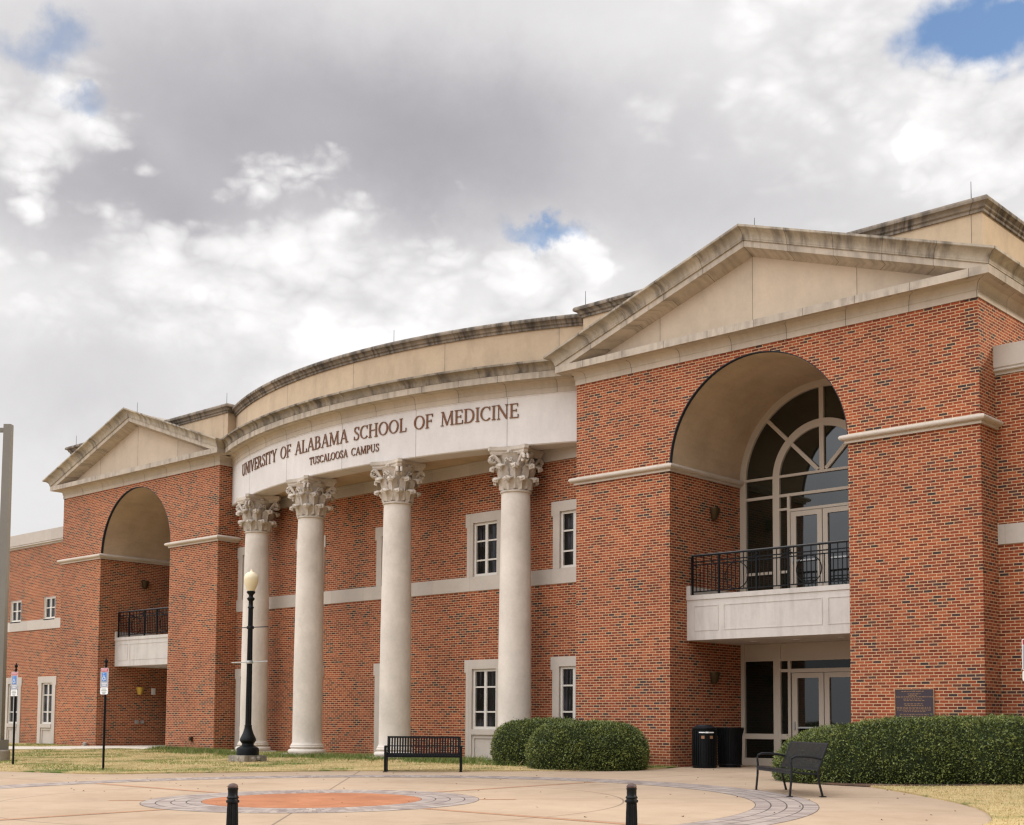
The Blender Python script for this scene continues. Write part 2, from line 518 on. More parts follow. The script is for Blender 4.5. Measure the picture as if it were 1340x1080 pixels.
# ------------------------------------------------------------------ mesh helpers
class MB:
    """Collects faces (with UVs and a material slot) for ONE mesh object."""

    def __init__(s):
        s.v, s.f, s.uv, s.mi = [], [], [], []

    def face(s, pts, uvs=None, mi=0):
        i = len(s.v)
        s.v += [tuple(p) for p in pts]
        s.f.append(tuple(range(i, i+len(pts))))
        if uvs is None:
            a = Vector(pts[1])-Vector(pts[0])
            b = Vector(pts[2])-Vector(pts[0])
            n = a.cross(b)
            ax = max(range(3), key=lambda k: abs(n[k]))
            uvs = [((p[1], p[2]) if ax == 0 else (p[0], p[2]) if ax == 1 else (p[0], p[1])) for p in pts]
        s.uv.append(uvs)
        s.mi.append(mi)

    def box(s, x0, x1, y0, y1, z0, z1, mi=0, M=None):
        c = [(x, y, z) for z in (z0, z1) for y in (y0, y1) for x in (x0, x1)]
        for q in ((0, 1, 5, 4), (3, 2, 6, 7), (2, 0, 4, 6), (1, 3, 7, 5), (4, 5, 7, 6), (2, 3, 1, 0)):
            p = [c[i] for i in q]
            ax = 1 if q in ((0, 1, 5, 4), (3, 2, 6, 7)) else 0 if q in ((2, 0, 4, 6), (1, 3, 7, 5)) else 2
            uvs = [((k[1], k[2]) if ax == 0 else (k[0], k[2]) if ax == 1 else (k[0], k[1])) for k in p]
            if M:
                p = [M @ Vector(k) for k in p]
            s.face(p, uvs, mi)

    def grid(s, rows, closed=False, uvs=None, mi=0, flip=False):
        """rows: list of point rows (same length) joined into quads, sharing vertices."""
        i0 = len(s.v)
        n = len(rows[0])
        for r in rows:
            s.v += [tuple(p) for p in r]
        for a in range(len(rows)-1):
            for b in range(n if closed else n-1):
                c = (b+1) % n
                q = [(a, b), (a, c), (a+1, c), (a+1, b)]
                if flip:
                    q.reverse()
                s.f.append(tuple(i0+x*n+y for x, y in q))
                if uvs:
                    s.uv.append([uvs[x][y] if not (closed and y == 0 and c == 0 and b != 0) else uvs[x][n] if len(uvs[x]) > n else uvs[x][y] for x, y in q])
                else:
                    s.uv.append([(0, 0)]*4)
                s.mi.append(mi)

    def lathe(s, prof, c=(0, 0, 0), n=24, mi=0, flute=0, famp=0., M=None):
        rows = []
        for r, z in prof:
            row = []
            for k in range(n):
                a = 2*pi*k/n
                rr = r*(1-famp*(.5+.5*cos(flute*a))) if flute else r
                p = Vector((c[0]+rr*cos(a), c[1]+rr*sin(a), c[2]+z))
                row.append(M @ p if M else p)
            rows.append(row)
        us = [[(k*2*pi/n*max(.05, p[0]), p[1]) for k in range(n+1)] for p in prof]
        s.grid(rows, True, us, mi)
        for row, fl in ((rows[0], True), (rows[-1], False)):
            s.face(row[::-1] if fl else row, None, mi)

    def tube(s, pts, r, n=8, mi=0, caps=True):
        pts = [Vector(p) for p in pts]
        rr = r if isinstance(r, (list, tuple)) else [r]*len(pts)
        rows = []
        for i, p in enumerate(pts):
            d = (pts[min(i+1, len(pts)-1)]-pts[max(i-1, 0)]).normalized()
            h = Vector((0, 0, 1)) if abs(d.z) < .9 else Vector((1, 0, 0))
            a = d.cross(h).normalized()
            b = a.cross(d)
            rows.append([p+(a*cos(2*pi*k/n)+b*sin(2*pi*k/n))*rr[i] for k in range(n)])
        s.grid(rows, True, None, mi, True)
        if caps:
            s.face(rows[0], None, mi)
            s.face(rows[-1][::-1], None, mi)

    def sweep(s, path, prof, mi=0, caps=True, uv0=0., zfun=None):
        """prof: (out, z) points; out is to the right of the path's direction. zfun(x,y,out,z)->z."""
        P = [Vector(p) for p in path]
        nn = [Vector(((b-a).y, -(b-a).x)).normalized() for a, b in zip(P, P[1:])]
        off = []
        for i in range(len(P)):
            a = nn[max(0, i-1)]
            b = nn[min(i, len(nn)-1)]
            off.append((a+b)/(1+a.dot(b)))
        lens = [uv0]
        for a, b in zip(P, P[1:]):
            lens.append(lens[-1]+(b-a).length)
        vl = [0.]
        for (a, b), (c, d) in zip(prof, prof[1:]):
            vl.append(vl[-1]+sqrt((a-c)**2+(b-d)**2))
        rows, us = [], []
        for j, (o, z) in enumerate(prof):
            row = []
            for p, k in zip(P, off):
                q = p+k*o
                row.append((q.x, q.y, zfun(q.x, q.y, o, z) if zfun else z))
            rows.append(row)
            us.append([(l, vl[j]) for l in lens])
        # separate verts per profile segment so edges stay crisp
        for j in range(len(rows)-1):
            s.grid([rows[j], rows[j+1]], False, [us[j], us[j+1]], mi)
        if caps:
            s.face([r[0] for r in rows][::-1], [(0, 0)]*len(rows), mi)
            s.face([r[-1] for r in rows], [(0, 0)]*len(rows), mi)

    def build(s, name, mats, parent=None, smooth=0):
        me = bpy.data.meshes.new(name)
        me.from_pydata(s.v, [], s.f)
        ul = me.uv_layers.new(name='UVMap')
        flat = [c for f in s.uv for uv in f for c in uv]
        ul.data.foreach_set('uv', flat)
        for m in (mats if isinstance(mats, (list, tuple)) else [mats]):
            me.materials.append(MATS[m])
        me.polygons.foreach_set('material_index', s.mi)
        if smooth:
            me.polygons.foreach_set('use_smooth', [True]*len(s.f))
            try:
                me.set_sharp_from_angle(angle=radians(smooth))
            except Exception:
                pass
        me.update()
        o = bpy.data.objects.new(name, me)
        COL.objects.link(o)
        if parent is not None:
            o.parent = parent
        return o


def tag(o, label=None, cat=None, group=None, kind=None):
    for k, v in (('label', label), ('category', cat), ('group', group), ('kind', kind)):
        if v:
            o[k] = v
    return o


def empty(name, loc=(0, 0, 0), rz=0.):
    o = bpy.data.objects.new(name, None)
    COL.objects.link(o)
    o.location = loc
    o.rotation_euler = (0, 0, rz)
    o.empty_display_size = .2
    return o


def copy_tree(o, parent=None):
    c = o.copy()
    COL.objects.link(c)
    if parent is not None:
        c.parent = parent
    for ch in list(o.children):
        copy_tree(ch, c)
    return c


KG = .0125                                          # the ground falls gently away from the building


def gz(x, y):
    return KG*min(0, y)


# ------------------------------------------------------------------ main dimensions
TW, A0, AD = 11.0445, 3.0546, 3.2436                # tower width, arch jamb, arch depth
A1, AC = TW-A0, TW/2
AR = AC-A0
GAP = 16.5032
XL = -GAP-TW                                        # left tower's left corner
WY = .85                                            # recessed wall plane
ZS, ZE = 7.43, 10.148                               # string course foot, entablature foot
ZA = 7.53                                           # arch springing
ARC_R, ARC_X, ARC_Y = 19.616, -GAP/2, 18.346        # curved portico

bld = empty('school_building', (AC, 0, 0))
tag(bld, 'two storey red brick school building with limestone columns, twin arched pavilions and curved portico', 'building')
BL = Matrix.Translation((-AC, 0, 0))


def part(mb, name, mats, parent=None, smooth=0):
    """A part of the building: modelled in world metres, hung under the building's Empty (or under a part)."""
    if parent is None:
        mb.v = [(x-AC, y, z) for x, y, z in mb.v]
        return mb.build(name, mats, bld, smooth)
    mb.v = [(x-AC, y, z) for x, y, z in mb.v]
    return mb.build(name, mats, parent, smooth)


def wallgrid(mb, x0, x1, z0, z1, y, holes):
    xs = sorted({x0, x1, *[h[0] for h in holes], *[h[1] for h in holes]})
    zs = sorted({z0, z1, *[h[2] for h in holes], *[h[3] for h in holes]})
    for a, b in zip(xs, xs[1:]):
        for c, d in zip(zs, zs[1:]):
            mx_, mz_ = (a+b)/2, (c+d)/2
            if any(h[0] < mx_ < h[1] and h[2] < mz_ < h[3] for h in holes):
                continue
            mb.face([(a, y, c), (b, y, c), (b, y, d), (a, y, d)], [(a, c), (b, c), (b, d), (a, d)])


# ------------------------------------------------------------------ the two pavilions
NA = 48


def pavilion(ox, side_left, side_right):
    b = MB()

    def q(p, uvs):
        b.face([(x+ox, y, z) for x, y, z in p], [(u+ox, v) for u, v in uvs])

    zt = ZE+.02
    for x0, x1 in ((0, A0), (A1, TW)):
        q([(x0, 0, -.3), (x1, 0, -.3), (x1, 0, zt), (x0, 0, zt)], [(x0, -.3), (x1, -.3), (x1, zt), (x0, zt)])
    ap = [(AC-AR*cos(pi*k/NA), ZA+AR*sin(pi*k/NA)) for k in range(NA+1)]
    for (xa, za), (xb, zb) in zip(ap, ap[1:]):
        q([(xa, 0, za), (xb, 0, zb), (xb, 0, zt), (xa, 0, zt)], [(xa, za), (xb, zb), (xb, zt), (xa, zt)])
    # jambs inside the arch
    q([(A0, 0, -.3), (A0, AD, -.3), (A0, AD, ZA), (A0, 0, ZA)], [(A0, -.3), (A0+AD, -.3), (A0+AD, ZA), (A0, ZA)])
    q([(A1, AD, -.3), (A1, 0, -.3), (A1, 0, ZA), (A1, AD, ZA)], [(0, -.3), (AD, -.3), (AD, ZA), (0, ZA)])
    # sides
    q([(0, side_left, -.3), (0, 0, -.3), (0, 0, zt), (0, side_left, zt)], [(-side_left, -.3), (0, -.3), (0, zt), (-side_left, zt)])
    q([(TW, 0, -.3), (TW, side_right, -.3), (TW, side_right, zt), (TW, 0, zt)], [(TW, -.3), (TW+side_right, -.3), (TW+side_right, zt), (TW, zt)])
    part(b, 'brick_wall', 'brick')

    # barrel vault, with the dark edge strip along its front rim
    v = MB()
    y0 = .09
    rows, us = [], []
    for k in range(NA+1):
        a = pi*k/NA
        x, z = AC-AR*cos(a), ZA+AR*sin(a)
        rows.append([(x+ox, y0, z), (x+ox, AD, z)])
        us.append([(a*AR, y0), (a*AR, AD)])
    v.grid(rows, False, us, 0)
    vault = part(v, 'arch_vault', 'vault_stucco', None, 40)
    t = MB()
    rows = []
    for k in range(NA+1):
        a = pi*k/NA
        rows.append([(AC+ox-r*cos(a), y, ZA+r*sin(a)) for r, y in ((AR, .095), (AR-.012, .095), (AR-.012, -.004), (AR+.006, -.004), (AR+.006, .0))])
    t.grid(rows, False, None, 0)
    part(t, 'arch_trim', 'trim_slate', vault, 40)

    # string course that wraps the piers and runs into the arch
    prof = [(0, ZS), (.055, ZS), (.055, ZS+.055), (.085, ZS+.06)]
    prof += [(.075+.085*sin(a), ZS+.125-.065*cos(a)) for a in np.linspace(.35, pi-.2, 9)]
    prof += [(.05, ZS+.2), (0, ZS+.215)]
    s = MB()
    s.sweep([(ox, side_left), (ox, 0), (ox+A0, 0), (ox+A0, AD-.02)], prof, caps=False)
    part(s, 'belt_course', 'limestone', None, 35)
    s = MB()
    s.sweep([(ox+A1, AD-.02), (ox+A1, 0), (ox+TW, 0), (ox+TW, WY if side_right > 3 else side_right)], prof, uv0=8)
    part(s, 'belt_course', 'limestone', None, 35)

    # entablature on front and sides: architrave fillets, cove, corona
    e = MB()
    path = [(ox, 6), (ox, 0), (ox+TW, 0), (ox+TW, 8)]
    if side_left < 3:
        path[0] = (ox, side_left)
    if side_right < 3:
        path[-1] = (ox+TW, side_right)
    pr = [(0, ZE), (.03, ZE), (.03, ZE+.145), (.045, ZE+.15), (.045, ZE+.165)]
    pr += [(.045+.10*(1-cos(a)), ZE+.165+.155*sin(a)) for a in np.linspace(.1, pi/2, 7)]
    pr += [(.145, ZE+.332), (.30, ZE+.332)]
    e.sweep(path, pr, caps=False)
    ent = part(e, 'entablature', 'entab_stone', None, 25)
    c = MB()
    c.sweep(path, [(.145, 10.482), (.415, 10.480), (.415, 10.66), (.0, 10.668)], caps=False, uv0=.4)
    part(c, 'corona', 'cornice_stone', ent)
    # crown on the sides only (level), raking on the front
    crown = [(.37, 10.664), (.43, 10.664), (.43, 10.69)]
    crown += [(.44+.19*(1-cos(a)), 10.70+.165*sin(a)) for a in np.linspace(.05, pi/2, 8)]
    crown += [(.645, 10.875), (.645, 10.925), (.20, 10.955)]
    c = MB()

    def sidec(xf, ya, yb, flip):
        vv, rows, us = 0., [], []
        for j, (o, z) in enumerate(crown):
            if j:
                vv += sqrt((o-crown[j-1][0])**2+(z-crown[j-1][1])**2)
            rows.append([(xf(o), -o if ya is None else ya, z), (xf(o), yb, z)])
            us.append([(0, vv), (yb, vv)])
        for j in range(len(rows)-1):
            c.grid([rows[j], rows[j+1]], False, [us[j], us[j+1]], 0, flip)

    sidec(lambda o: ox+TW+o, None, 8 if side_right > 3 else side_right, False)
    sidec(lambda o: ox-o, None, 8 if side_left > 3 else side_left, True)
    SL = .336
    ped = MB()
    ty = .02
    zb_, za_ = 10.60, 10.66+SL*AC
    ped.face([(ox, ty, zb_), (ox+TW, ty, zb_), (ox+TW, ty, zb_+.07), (ox+AC, ty, za_), (ox, ty, zb_+.07)], None)
    pedo = part(ped, 'pediment', 'tympanum_stucco')
    rk = MB()

    def rake(prof, mi):
        rows, us = [], []
        vv = 0.
        for j, (o, z) in enumerate(prof):
            if j:
                vv += sqrt((o-prof[j-1][0])**2+(z-prof[j-1][1])**2)
            apex = z+SL*(AC+o)
            rows.append([(ox-o, -o, z), (ox+AC, -o, apex), (ox+TW+o, -o, z)])
            L = sqrt(1+SL*SL)*(AC+o)
            us.append([(0, vv), (6.1, vv), (12.2, vv)])
        for j in range(len(rows)-1):
            rk.grid([rows[j], rows[j+1]], False, [us[j], us[j+1]], mi)

    rake(crown, 0)
    # raking fascia and soffit under the crown
    rake([(-.02, 10.52), (.392, 10.52), (.392, 10.664), (.372, 10.666)], 1)
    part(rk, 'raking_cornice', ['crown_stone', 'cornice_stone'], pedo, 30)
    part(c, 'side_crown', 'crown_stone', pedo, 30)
    rf = MB()
    o = .20
    z = 10.955
    ax = z+SL*(AC+o)
    for xa, xb, za, zb in ((ox-o, ox+AC, z, ax), (ox+AC, ox+TW+o, ax, z)):
        rf.face([(xa, -o, za), (xb, -o, zb), (xb, 4, zb), (xa, 4, za)])
    rf.face([(ox-o, 4, z), (ox+AC, 4, ax), (ox+TW+o, 4, z)])
    part(rf, 'roof', 'roof_metal', pedo)

    # attic block with its coping
    at = MB()
    x0, x1, ya, yb = ox-.02, ox+TW+.02, .28, 9
    at.face([(x0, ya, 10.5), (x1, ya, 10.5), (x1, ya, 12.15), (x0, ya, 12.15)], [(0, 0), (TW, 0), (TW, 1.6), (0, 1.6)])
    at.face([(x1, ya, 10.5), (x1, yb, 10.5), (x1, yb, 12.15), (x1, ya, 12.15)], [(TW, 0), (TW+8.7, 0), (TW+8.7, 1.6), (TW, 1.6)])
    at.face([(x0, yb, 10.5), (x0, ya, 10.5), (x0, ya, 12.15), (x0, yb, 12.15)], [(0, 0), (8.7, 0), (8.7, 1.6), (0, 1.6)])
    ato = part(at, 'attic_wall', 'stucco')
    cp = MB()
    pr = [(0, 12.08), (.05, 12.08), (.05, 12.14), (.09, 12.16)]
    pr += [(.10+.10*(1-cos(a)), 12.17+.09*sin(a)) for a in np.linspace(0, pi/2, 6)]
    pr += [(.205, 12.30)]
    pr += [(.205-.06*(1-cos(a)), 12.30+.075*sin(a)) for a in np.linspace(.3, pi/2, 4)]
    pr += [(-.25, 12.40)]
    cp.sweep([(x0, yb), (x0, ya), (x1, ya), (x1, yb)], pr, caps=False)
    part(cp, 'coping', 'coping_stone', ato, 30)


pavilion(0, WY+.3, 8)
pavilion(XL, 8, WY+.3)


# ------------------------------------------------------------------ windows
def window(cx, y, kind, z0, z1, bars, hw=.49, surround=True):
    root = None
    if surround:
        s = MB()
        o, d0, d1 = .025, .13, .0
        if kind == 'low':
            zb, zl, zt = 0., z1-.10, z1+.27
            sj = z1-.10
        else:
            zb, zl, zt = z0, z1-.11, z1+.29
        for sg in (-1, 1):
            a, b_ = sorted((sg*hw, sg*.735))
            s.box(cx+a, cx+b_, y-o, y+d0, zb-.05 if kind == 'low' else zb, zl)
            a, b_ = sorted((sg*hw, sg*.795))
            s.box(cx+a, cx+b_, y-o-.004, y+d0, zl, z1)
        s.box(cx-.795, cx+.795, y-o-.004, y+d0, z1, zt)
        if kind == 'low':
            s.box(cx-hw, cx+hw, y-.005, y+d0, z0-.17, z0)
            s.box(cx-hw-.0, cx+hw+.0, y-.05, y-.005, z0-.16, z0-.01)
            s.box(cx-hw, cx+hw, y+.045, y+d0, -.05, z0-.17)
            for sg in (-1, 1):
                a, b_ = sorted((sg*hw, sg*(hw-.09)))
                s.box(cx+a, cx+b_, y+.012, y+.045, -.05, z0-.17)
            s.box(cx-hw+.09, cx+hw-.09, y+.012, y+.045, z0-.27, z0-.17)
        root = part(s, 'window', 'band_stone')
    f = MB()
    ya, yb = y+.045, y+.115
    fr = .075
    f.box(cx-hw, cx-hw+fr, ya, yb, z0, z1)
    f.box(cx+hw-fr, cx+hw, ya, yb, z0, z1)
    f.box(cx-hw+fr, cx+hw-fr, ya, yb, z1-fr, z1)
    f.box(cx-hw+fr, cx+hw-fr, ya, yb, z0, z0+fr)
    f.box(cx-.048, cx+.048, ya+.006, yb, z0+fr, z1-fr)
    for zb in bars:
        for sg in (-1, 1):
            a, b_ = sorted((sg*.048, sg*(hw-fr)))
            f.box(cx+a, cx+b_, ya+.014, yb, zb-.022, zb+.022)
    if not surround:
        f.box(cx-hw-.02, cx+hw+.02, y-.03, ya, z0-.05, z0)
        for sg in (-1, 1):
            a, b_ = sorted((sg*hw, sg*(hw+.012)))
            f.box(cx+a, cx+b_, y-.002, yb, z0, z1)
    fo = part(f, 'window_frame' if surround else 'window', 'window_paint', root)
    p = MB()
    p.face([(cx-hw+.02, y+.10, z0+.02), (cx+hw-.02, y+.10, z0+.02), (cx+hw-.02, y+.10, z1-.02), (cx-hw+.02, y+.10, z1-.02)])
    part(p, 'pane', 'glass_blinds', root or fo)


WC = [ARC_X-7.44, ARC_X-4.09, ARC_X, ARC_X+4.06, ARC_X+7.44]
LOWZ, UPZ = (.88, 2.64), (5.375, 6.97)
cw = MB()
holes = []
for c in WC:
    holes += [(c-.49, c+.49, -.05, LOWZ[1]), (c-.49, c+.49, *UPZ)]
wallgrid(cw, -GAP, 0, -.3, 9.6, WY, holes)
part(cw, 'brick_wall', 'brick')
for c in WC:
    window(c, WY, 'low', *LOWZ, (2.11, 1.385))
    window(c, WY, 'up', *UPZ, (6.42, 5.85))
bd = MB()
bd.box(-GAP, 0, WY-.028, WY+.1, 4.95, 5.372)
bd.box(-GAP, 0, WY-.06, WY+.1, 8.42, 8.70)
bd.box(-GAP, 0, WY-.10, WY+.1, 8.70, 8.78)
part(bd, 'stone_band', 'band_stone')


def wing(x0, x1, cols):
    b = MB()
    hs = []
    for c in cols:
        hs += [(c-.47, c+.47, -.05, 2.63), (c-.47, c+.47, 5.38, 6.32)]
    wallgrid(b, x0, x1, -.3, 8.7, WY, hs)
    part(b, 'wing_wall', 'brick')
    for c in cols:
        window(c, WY, 'low', .88, 2.63, (2.11, 1.385), .47)
        window(c, WY, 'up', 5.38, 6.32, (5.86,), .47, False)
    s = MB()
    s.box(x0, x1, WY-.03, WY+.12, 4.95, 5.375)
    part(s, 'stone_band', 'band_stone')
    s = MB()
    pr = [(0, 8.62), (.03, 8.62), (.03, 8.66), (.055, 8.68)]
    pr += [(.06+.05*sin(a), 8.71-.03*cos(a)) for a in np.linspace(.2, pi-.2, 5)]
    pr += [(.075, 8.76), (.10, 8.775), (.10, 9.25), (-.5, 9.26)]
    s.sweep([(x0, WY), (x1, WY)], pr)
    part(s, 'wing_coping', 'band_stone', None, 30)


wing(TW, TW+24, (TW+5.2, TW+8.3))
wing(XL-28, XL, (-30.09, -33.13, -36.17))

# ------------------------------------------------------------------ curved portico
NS = 80
TH = math.asin((GAP/2)/ARC_R)


def arc(r, th=TH, n=NS):
    return [(ARC_X+r*sin(t), ARC_Y-r*cos(t)) for t in np.linspace(-th, th, n)]


def arcx(r, xhalf, n=NS):
    return arc(r, math.asin(xhalf/r), n)


U0 = -TH*ARC_R
ZF = 8.73
fz = MB()
fz.sweep(arc(ARC_R), [(-.72, 8.85), (-.72, ZF+.01), (-.03, ZF), (0, ZF+.03), (0, ZE-.03), (.012, ZE-.03), (.012, ZE)], caps=False, uv0=U0)
frieze = part(fz, 'frieze', 'frieze_stone', None, 25)
sf = MB()
for (a, b) in zip(arc(ARC_R-.72), arc(ARC_R-.72)[1:]):
    sf.face([(a[0], a[1], 8.79), (a[0], WY, 8.79), (b[0], WY, 8.79), (b[0], b[1], 8.79)], None)
part(sf, 'portico_ceiling', 'stucco')
e = MB()
pr = [(0, ZE), (.03, ZE), (.03, ZE+.145), (.045, ZE+.15), (.045, ZE+.165)]
pr += [(.045+.10*(1-cos(a)), ZE+.165+.155*sin(a)) for a in np.linspace(.1, pi/2, 7)]
pr += [(.145, ZE+.332), (.30, ZE+.332)]
e.sweep(arc(ARC_R), pr, caps=False, uv0=U0)
cc = part(e, 'curved_cornice', 'entab_stone', None, 25)
c = MB()
c.sweep(arcx(ARC_R, GAP/2-.36), [(.1, 10.482), (.425, 10.480), (.425, 10.66), (.3, 10.664)], caps=False, uv0=U0+.5)
part(c, 'corona', 'cornice_stone', cc)
c = MB()
cr = [(.37, 10.664), (.44, 10.664), (.44, 10.69)]
cr += [(.45+.17*(1-cos(a)), 10.70+.165*sin(a)) for a in np.linspace(.05, pi/2, 8)]
cr += [(.625, 10.875), (.625, 10.925), (-.3, 10.96)]
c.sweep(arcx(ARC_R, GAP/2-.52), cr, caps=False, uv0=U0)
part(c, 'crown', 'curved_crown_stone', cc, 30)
c = MB()
c.sweep(arcx(ARC_R-.08, GAP/2), [(0, 10.6), (0, 12.06)], caps=False, uv0=1.9)
cpar = part(c, 'curved_parapet', 'stucco')
c = MB()
pr = [(-.02, 11.98), (.05, 11.98), (.05, 12.04), (.09, 12.06)]
pr += [(.10+.10*(1-cos(a)), 12.07+.09*sin(a)) for a in np.linspace(0, pi/2, 6)]
pr += [(.205, 12.20)]
pr += [(.205-.06*(1-cos(a)), 12.20+.075*sin(a)) for a in np.linspace(.3, pi/2, 4)]
pr += [(-.25, 12.30)]
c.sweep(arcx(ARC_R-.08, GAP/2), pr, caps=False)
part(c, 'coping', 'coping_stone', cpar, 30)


# ------------------------------------------------------------------ lettering on the frieze
TK, TN, SF = .135, .052, .045


def ell(cx, cy, rx, ry, a0, a1, n=20):
    return [(cx+rx*cos(a), cy+ry*sin(a)) for a in np.linspace(radians(a0), radians(a1), n)]


def spl(pts, n=8):
    out = []
    P = [pts[0]]+list(pts)+[pts[-1]]
    for i in range(1, len(P)-2):
        p0, p1, p2, p3 = (np.array(P[i+k], float) for k in (-1, 0, 1, 2))
        for t in np.linspace(0, 1, n, endpoint=False):
            out.append(tuple(.5*((2*p1)+(-p0+p2)*t+(2*p0-5*p1+4*p2-p3)*t*t+(-p0+3*p1-3*p2+p3)*t**3)))
    out.append(tuple(pts[-1]))
    return out


def stem(x, a=0., b=1., wd=TK):
    return ([(x, a), (x, b)], [wd, wd])


def srf(x, top, half=.15):
    y = 1-SF/2 if top else SF/2
    return ([(x-half, y), (x+half, y)], [SF, SF])


def bar(x0, x1, y, wd=TN):
    return ([(x0, y), (x1, y)], [wd, wd])


def varw(pts, fn):
    out = []
    for i in range(len(pts)):
        a = pts[max(0, i-1)]
        b = pts[min(len(pts)-1, i+1)]
        d = atan2(b[1]-a[1], b[0]-a[0])
        out.append(fn(abs(sin(d))))
    return (pts, out)


def tw_(s):
    return TN+(TK-TN)*s**1.3


def tick(x, y0, y1):
    return ([(x, y0), (x, y1)], [.05, .05])


G = {
    'I': (.40, [stem(.2), srf(.2, 1), srf(.2, 0)]),
    'U': (.92, [([(.19, 1), (.19, .36)]+ell(.46, .36, .27, .34, 180, 360)+[(.73, 1)], [TK]*2+[TK-(TK-TN)*k/19 for k in range(20)]+[TN]), srf(.19, 1), srf(.73, 1, .12)]),
    'N': (.96, [stem(.17, 0, 1, TN), ([(.15, 1), (.78, .03)], [TK*1.05]*2), stem(.79, 0, 1, TN), srf(.13, 1, .11), srf(.17, 0, .12), srf(.79, 1, .12)]),
    'V': (.88, [([(.12, 1), (.44, 0)], [TK*1.02]*2), ([(.44, 0), (.77, 1)], [TN]*2), srf(.13, 1), srf(.77, 1, .12)]),
    'E': (.76, [stem(.19), srf(.16, 1, .12), srf(.16, 0, .12), bar(.2, .66, 1-TN/2), bar(.2, .56, .52), bar(.2, .70, TN/2), tick(.645, .78, 1), tick(.545, .42, .62), tick(.685, 0, .25)]),
    'F': (.70, [stem(.19), srf(.16, 1, .12), srf(.19, 0), bar(.2, .64, 1-TN/2), bar(.2, .54, .50), tick(.625, .77, 1), tick(.525, .40, .60)]),
    'L': (.70, [stem(.19), srf(.19, 1), srf(.16, 0, .12), bar(.2, .66, TN/2), tick(.645, 0, .27)]),
    'H': (1.0, [stem(.2), stem(.8), bar(.2, .8, .52), srf(.2, 1), srf(.2, 0), srf(.8, 1), srf(.8, 0)]),
    'T': (.80, [stem(.4), srf(.4, 0), bar(.06, .74, 1-TN/2), tick(.085, .76, 1), tick(.715, .76, 1)]),
    'Y': (.84, [([(.12, 1), (.42, .46)], [TK*1.02]*2), ([(.42, .46), (.74, 1)], [TN]*2), stem(.42, 0, .5), srf(.13, 1, .13), srf(.74, 1, .12), srf(.42, 0)]),
    'A': (.92, [([(.15, 0), (.47, 1)], [TN]*2), ([(.47, 1), (.79, 0)], [TK*1.05]*2), bar(.25, .68, .34), srf(.15, 0, .12), srf(.79, 0, .14)]),
    'M': (1.14, [([(.15, 0), (.2, 1)], [TN]*2), ([(.2, 1), (.56, .04)], [TK]*2), ([(.56, .04), (.92, 1)], [TN]*2), ([(.92, 1), (.97, 0)], [TK]*2), srf(.15, 0, .12), srf(.97, 0, .14), srf(.16, 1, .10), srf(.95, 1, .10)]),
    'O': (.98, [varw(ell(.49, .5, .385, .465, 0, 360, 41), tw_)]),
    'C': (.86, [varw(ell(.48, .5, .385, .465, 48, 318, 34), tw_), tick(.755, .70, .99)]),
    'D': (.92, [stem(.19), bar(.06, .45, 1-TN/2), bar(.06, .45, TN/2), varw(ell(.42, .5, .385, .465, 90, -90, 26), tw_)]),
    'P': (.74, [stem(.19), srf(.19, 0), bar(.06, .42, 1-TN/2), bar(.2, .42, .46), varw(ell(.40, .71, .22, .255, 90, -90, 18), tw_)]),
    'B': (.80, [stem(.19), bar(.06, .42, 1-TN/2), bar(.2, .42, .53), bar(.06, .45, TN/2), varw(ell(.40, .75, .20, .215, 90, -90, 16), tw_), varw(ell(.43, .283, .235, .248, 90, -90, 18), tw_)]),
    'R': (.86, [stem(.19), srf(.19, 0), bar(.06, .42, 1-TN/2), bar(.2, .42, .48), varw(ell(.40, .725, .21, .24, 90, -90, 18), tw_), ([(.42, .48), (.74, .03)], [TK]*2), srf(.75, 0, .10)]),
    'S': (.68, [(lambda p: (p, [TN*1.1+(TK*1.05-TN*1.1)*max(0, 1-abs(i/(len(p)-1)-.5)*2.4) for i in range(len(p))]))(spl([(.56, .80), (.47, .93), (.33, .965), (.19, .90), (.15, .75), (.25, .60), (.42, .48), (.54, .35), (.53, .15), (.38, .035), (.22, .06), (.11, .22)])), tick(.575, .72, .98), tick(.105, .03, .30)]),
}


def letter(ch, s0, z0, cap, kx):
    b = MB()
    w_, strokes = G[ch]
    rr0, dep = ARC_R+.004, .022

    def P(x, y, r):
        a = (s0+x*cap*kx)/ARC_R
        return (ARC_X+r*sin(a), ARC_Y-r*cos(a), z0+y*cap)

    for si, (pts, wd) in enumerate(strokes):
        r1 = rr0+dep+.0012*si
        Ls, Rs = [], []
        n = len(pts)
        closed = n > 3 and abs(pts[0][0]-pts[-1][0]) < 1e-6 and abs(pts[0][1]-pts[-1][1]) < 1e-6
        for i in range(n):
            a = pts[(n-2 if closed else 0) if i == 0 else i-1]
            c_ = pts[(1 if closed else n-1) if i == n-1 else i+1]
            dx, dy = c_[0]-a[0], c_[1]-a[1]
            l = sqrt(dx*dx+dy*dy) or 1
            nx, ny = -dy/l*wd[i]/2, dx/l*wd[i]/2
            Ls.append((pts[i][0]+nx, pts[i][1]+ny))
            Rs.append((pts[i][0]-nx, pts[i][1]-ny))
        for i in range(n-1):
            b.face([P(*Ls[i], r1), P(*Rs[i], r1), P(*Rs[i+1], r1), P(*Ls[i+1], r1)])
            b.face([P(*Ls[i], rr0), P(*Ls[i], r1), P(*Ls[i+1], r1), P(*Ls[i+1], rr0)])
            b.face([P(*Rs[i], r1), P(*Rs[i], rr0), P(*Rs[i+1], rr0), P(*Rs[i+1], r1)])
        for i in (0, n-1):
            b.face([P(*Ls[i], rr0), P(*Rs[i], rr0), P(*Rs[i], r1), P(*Ls[i], r1)])
    part(b, 'letter', 'bronze_letter', frieze)


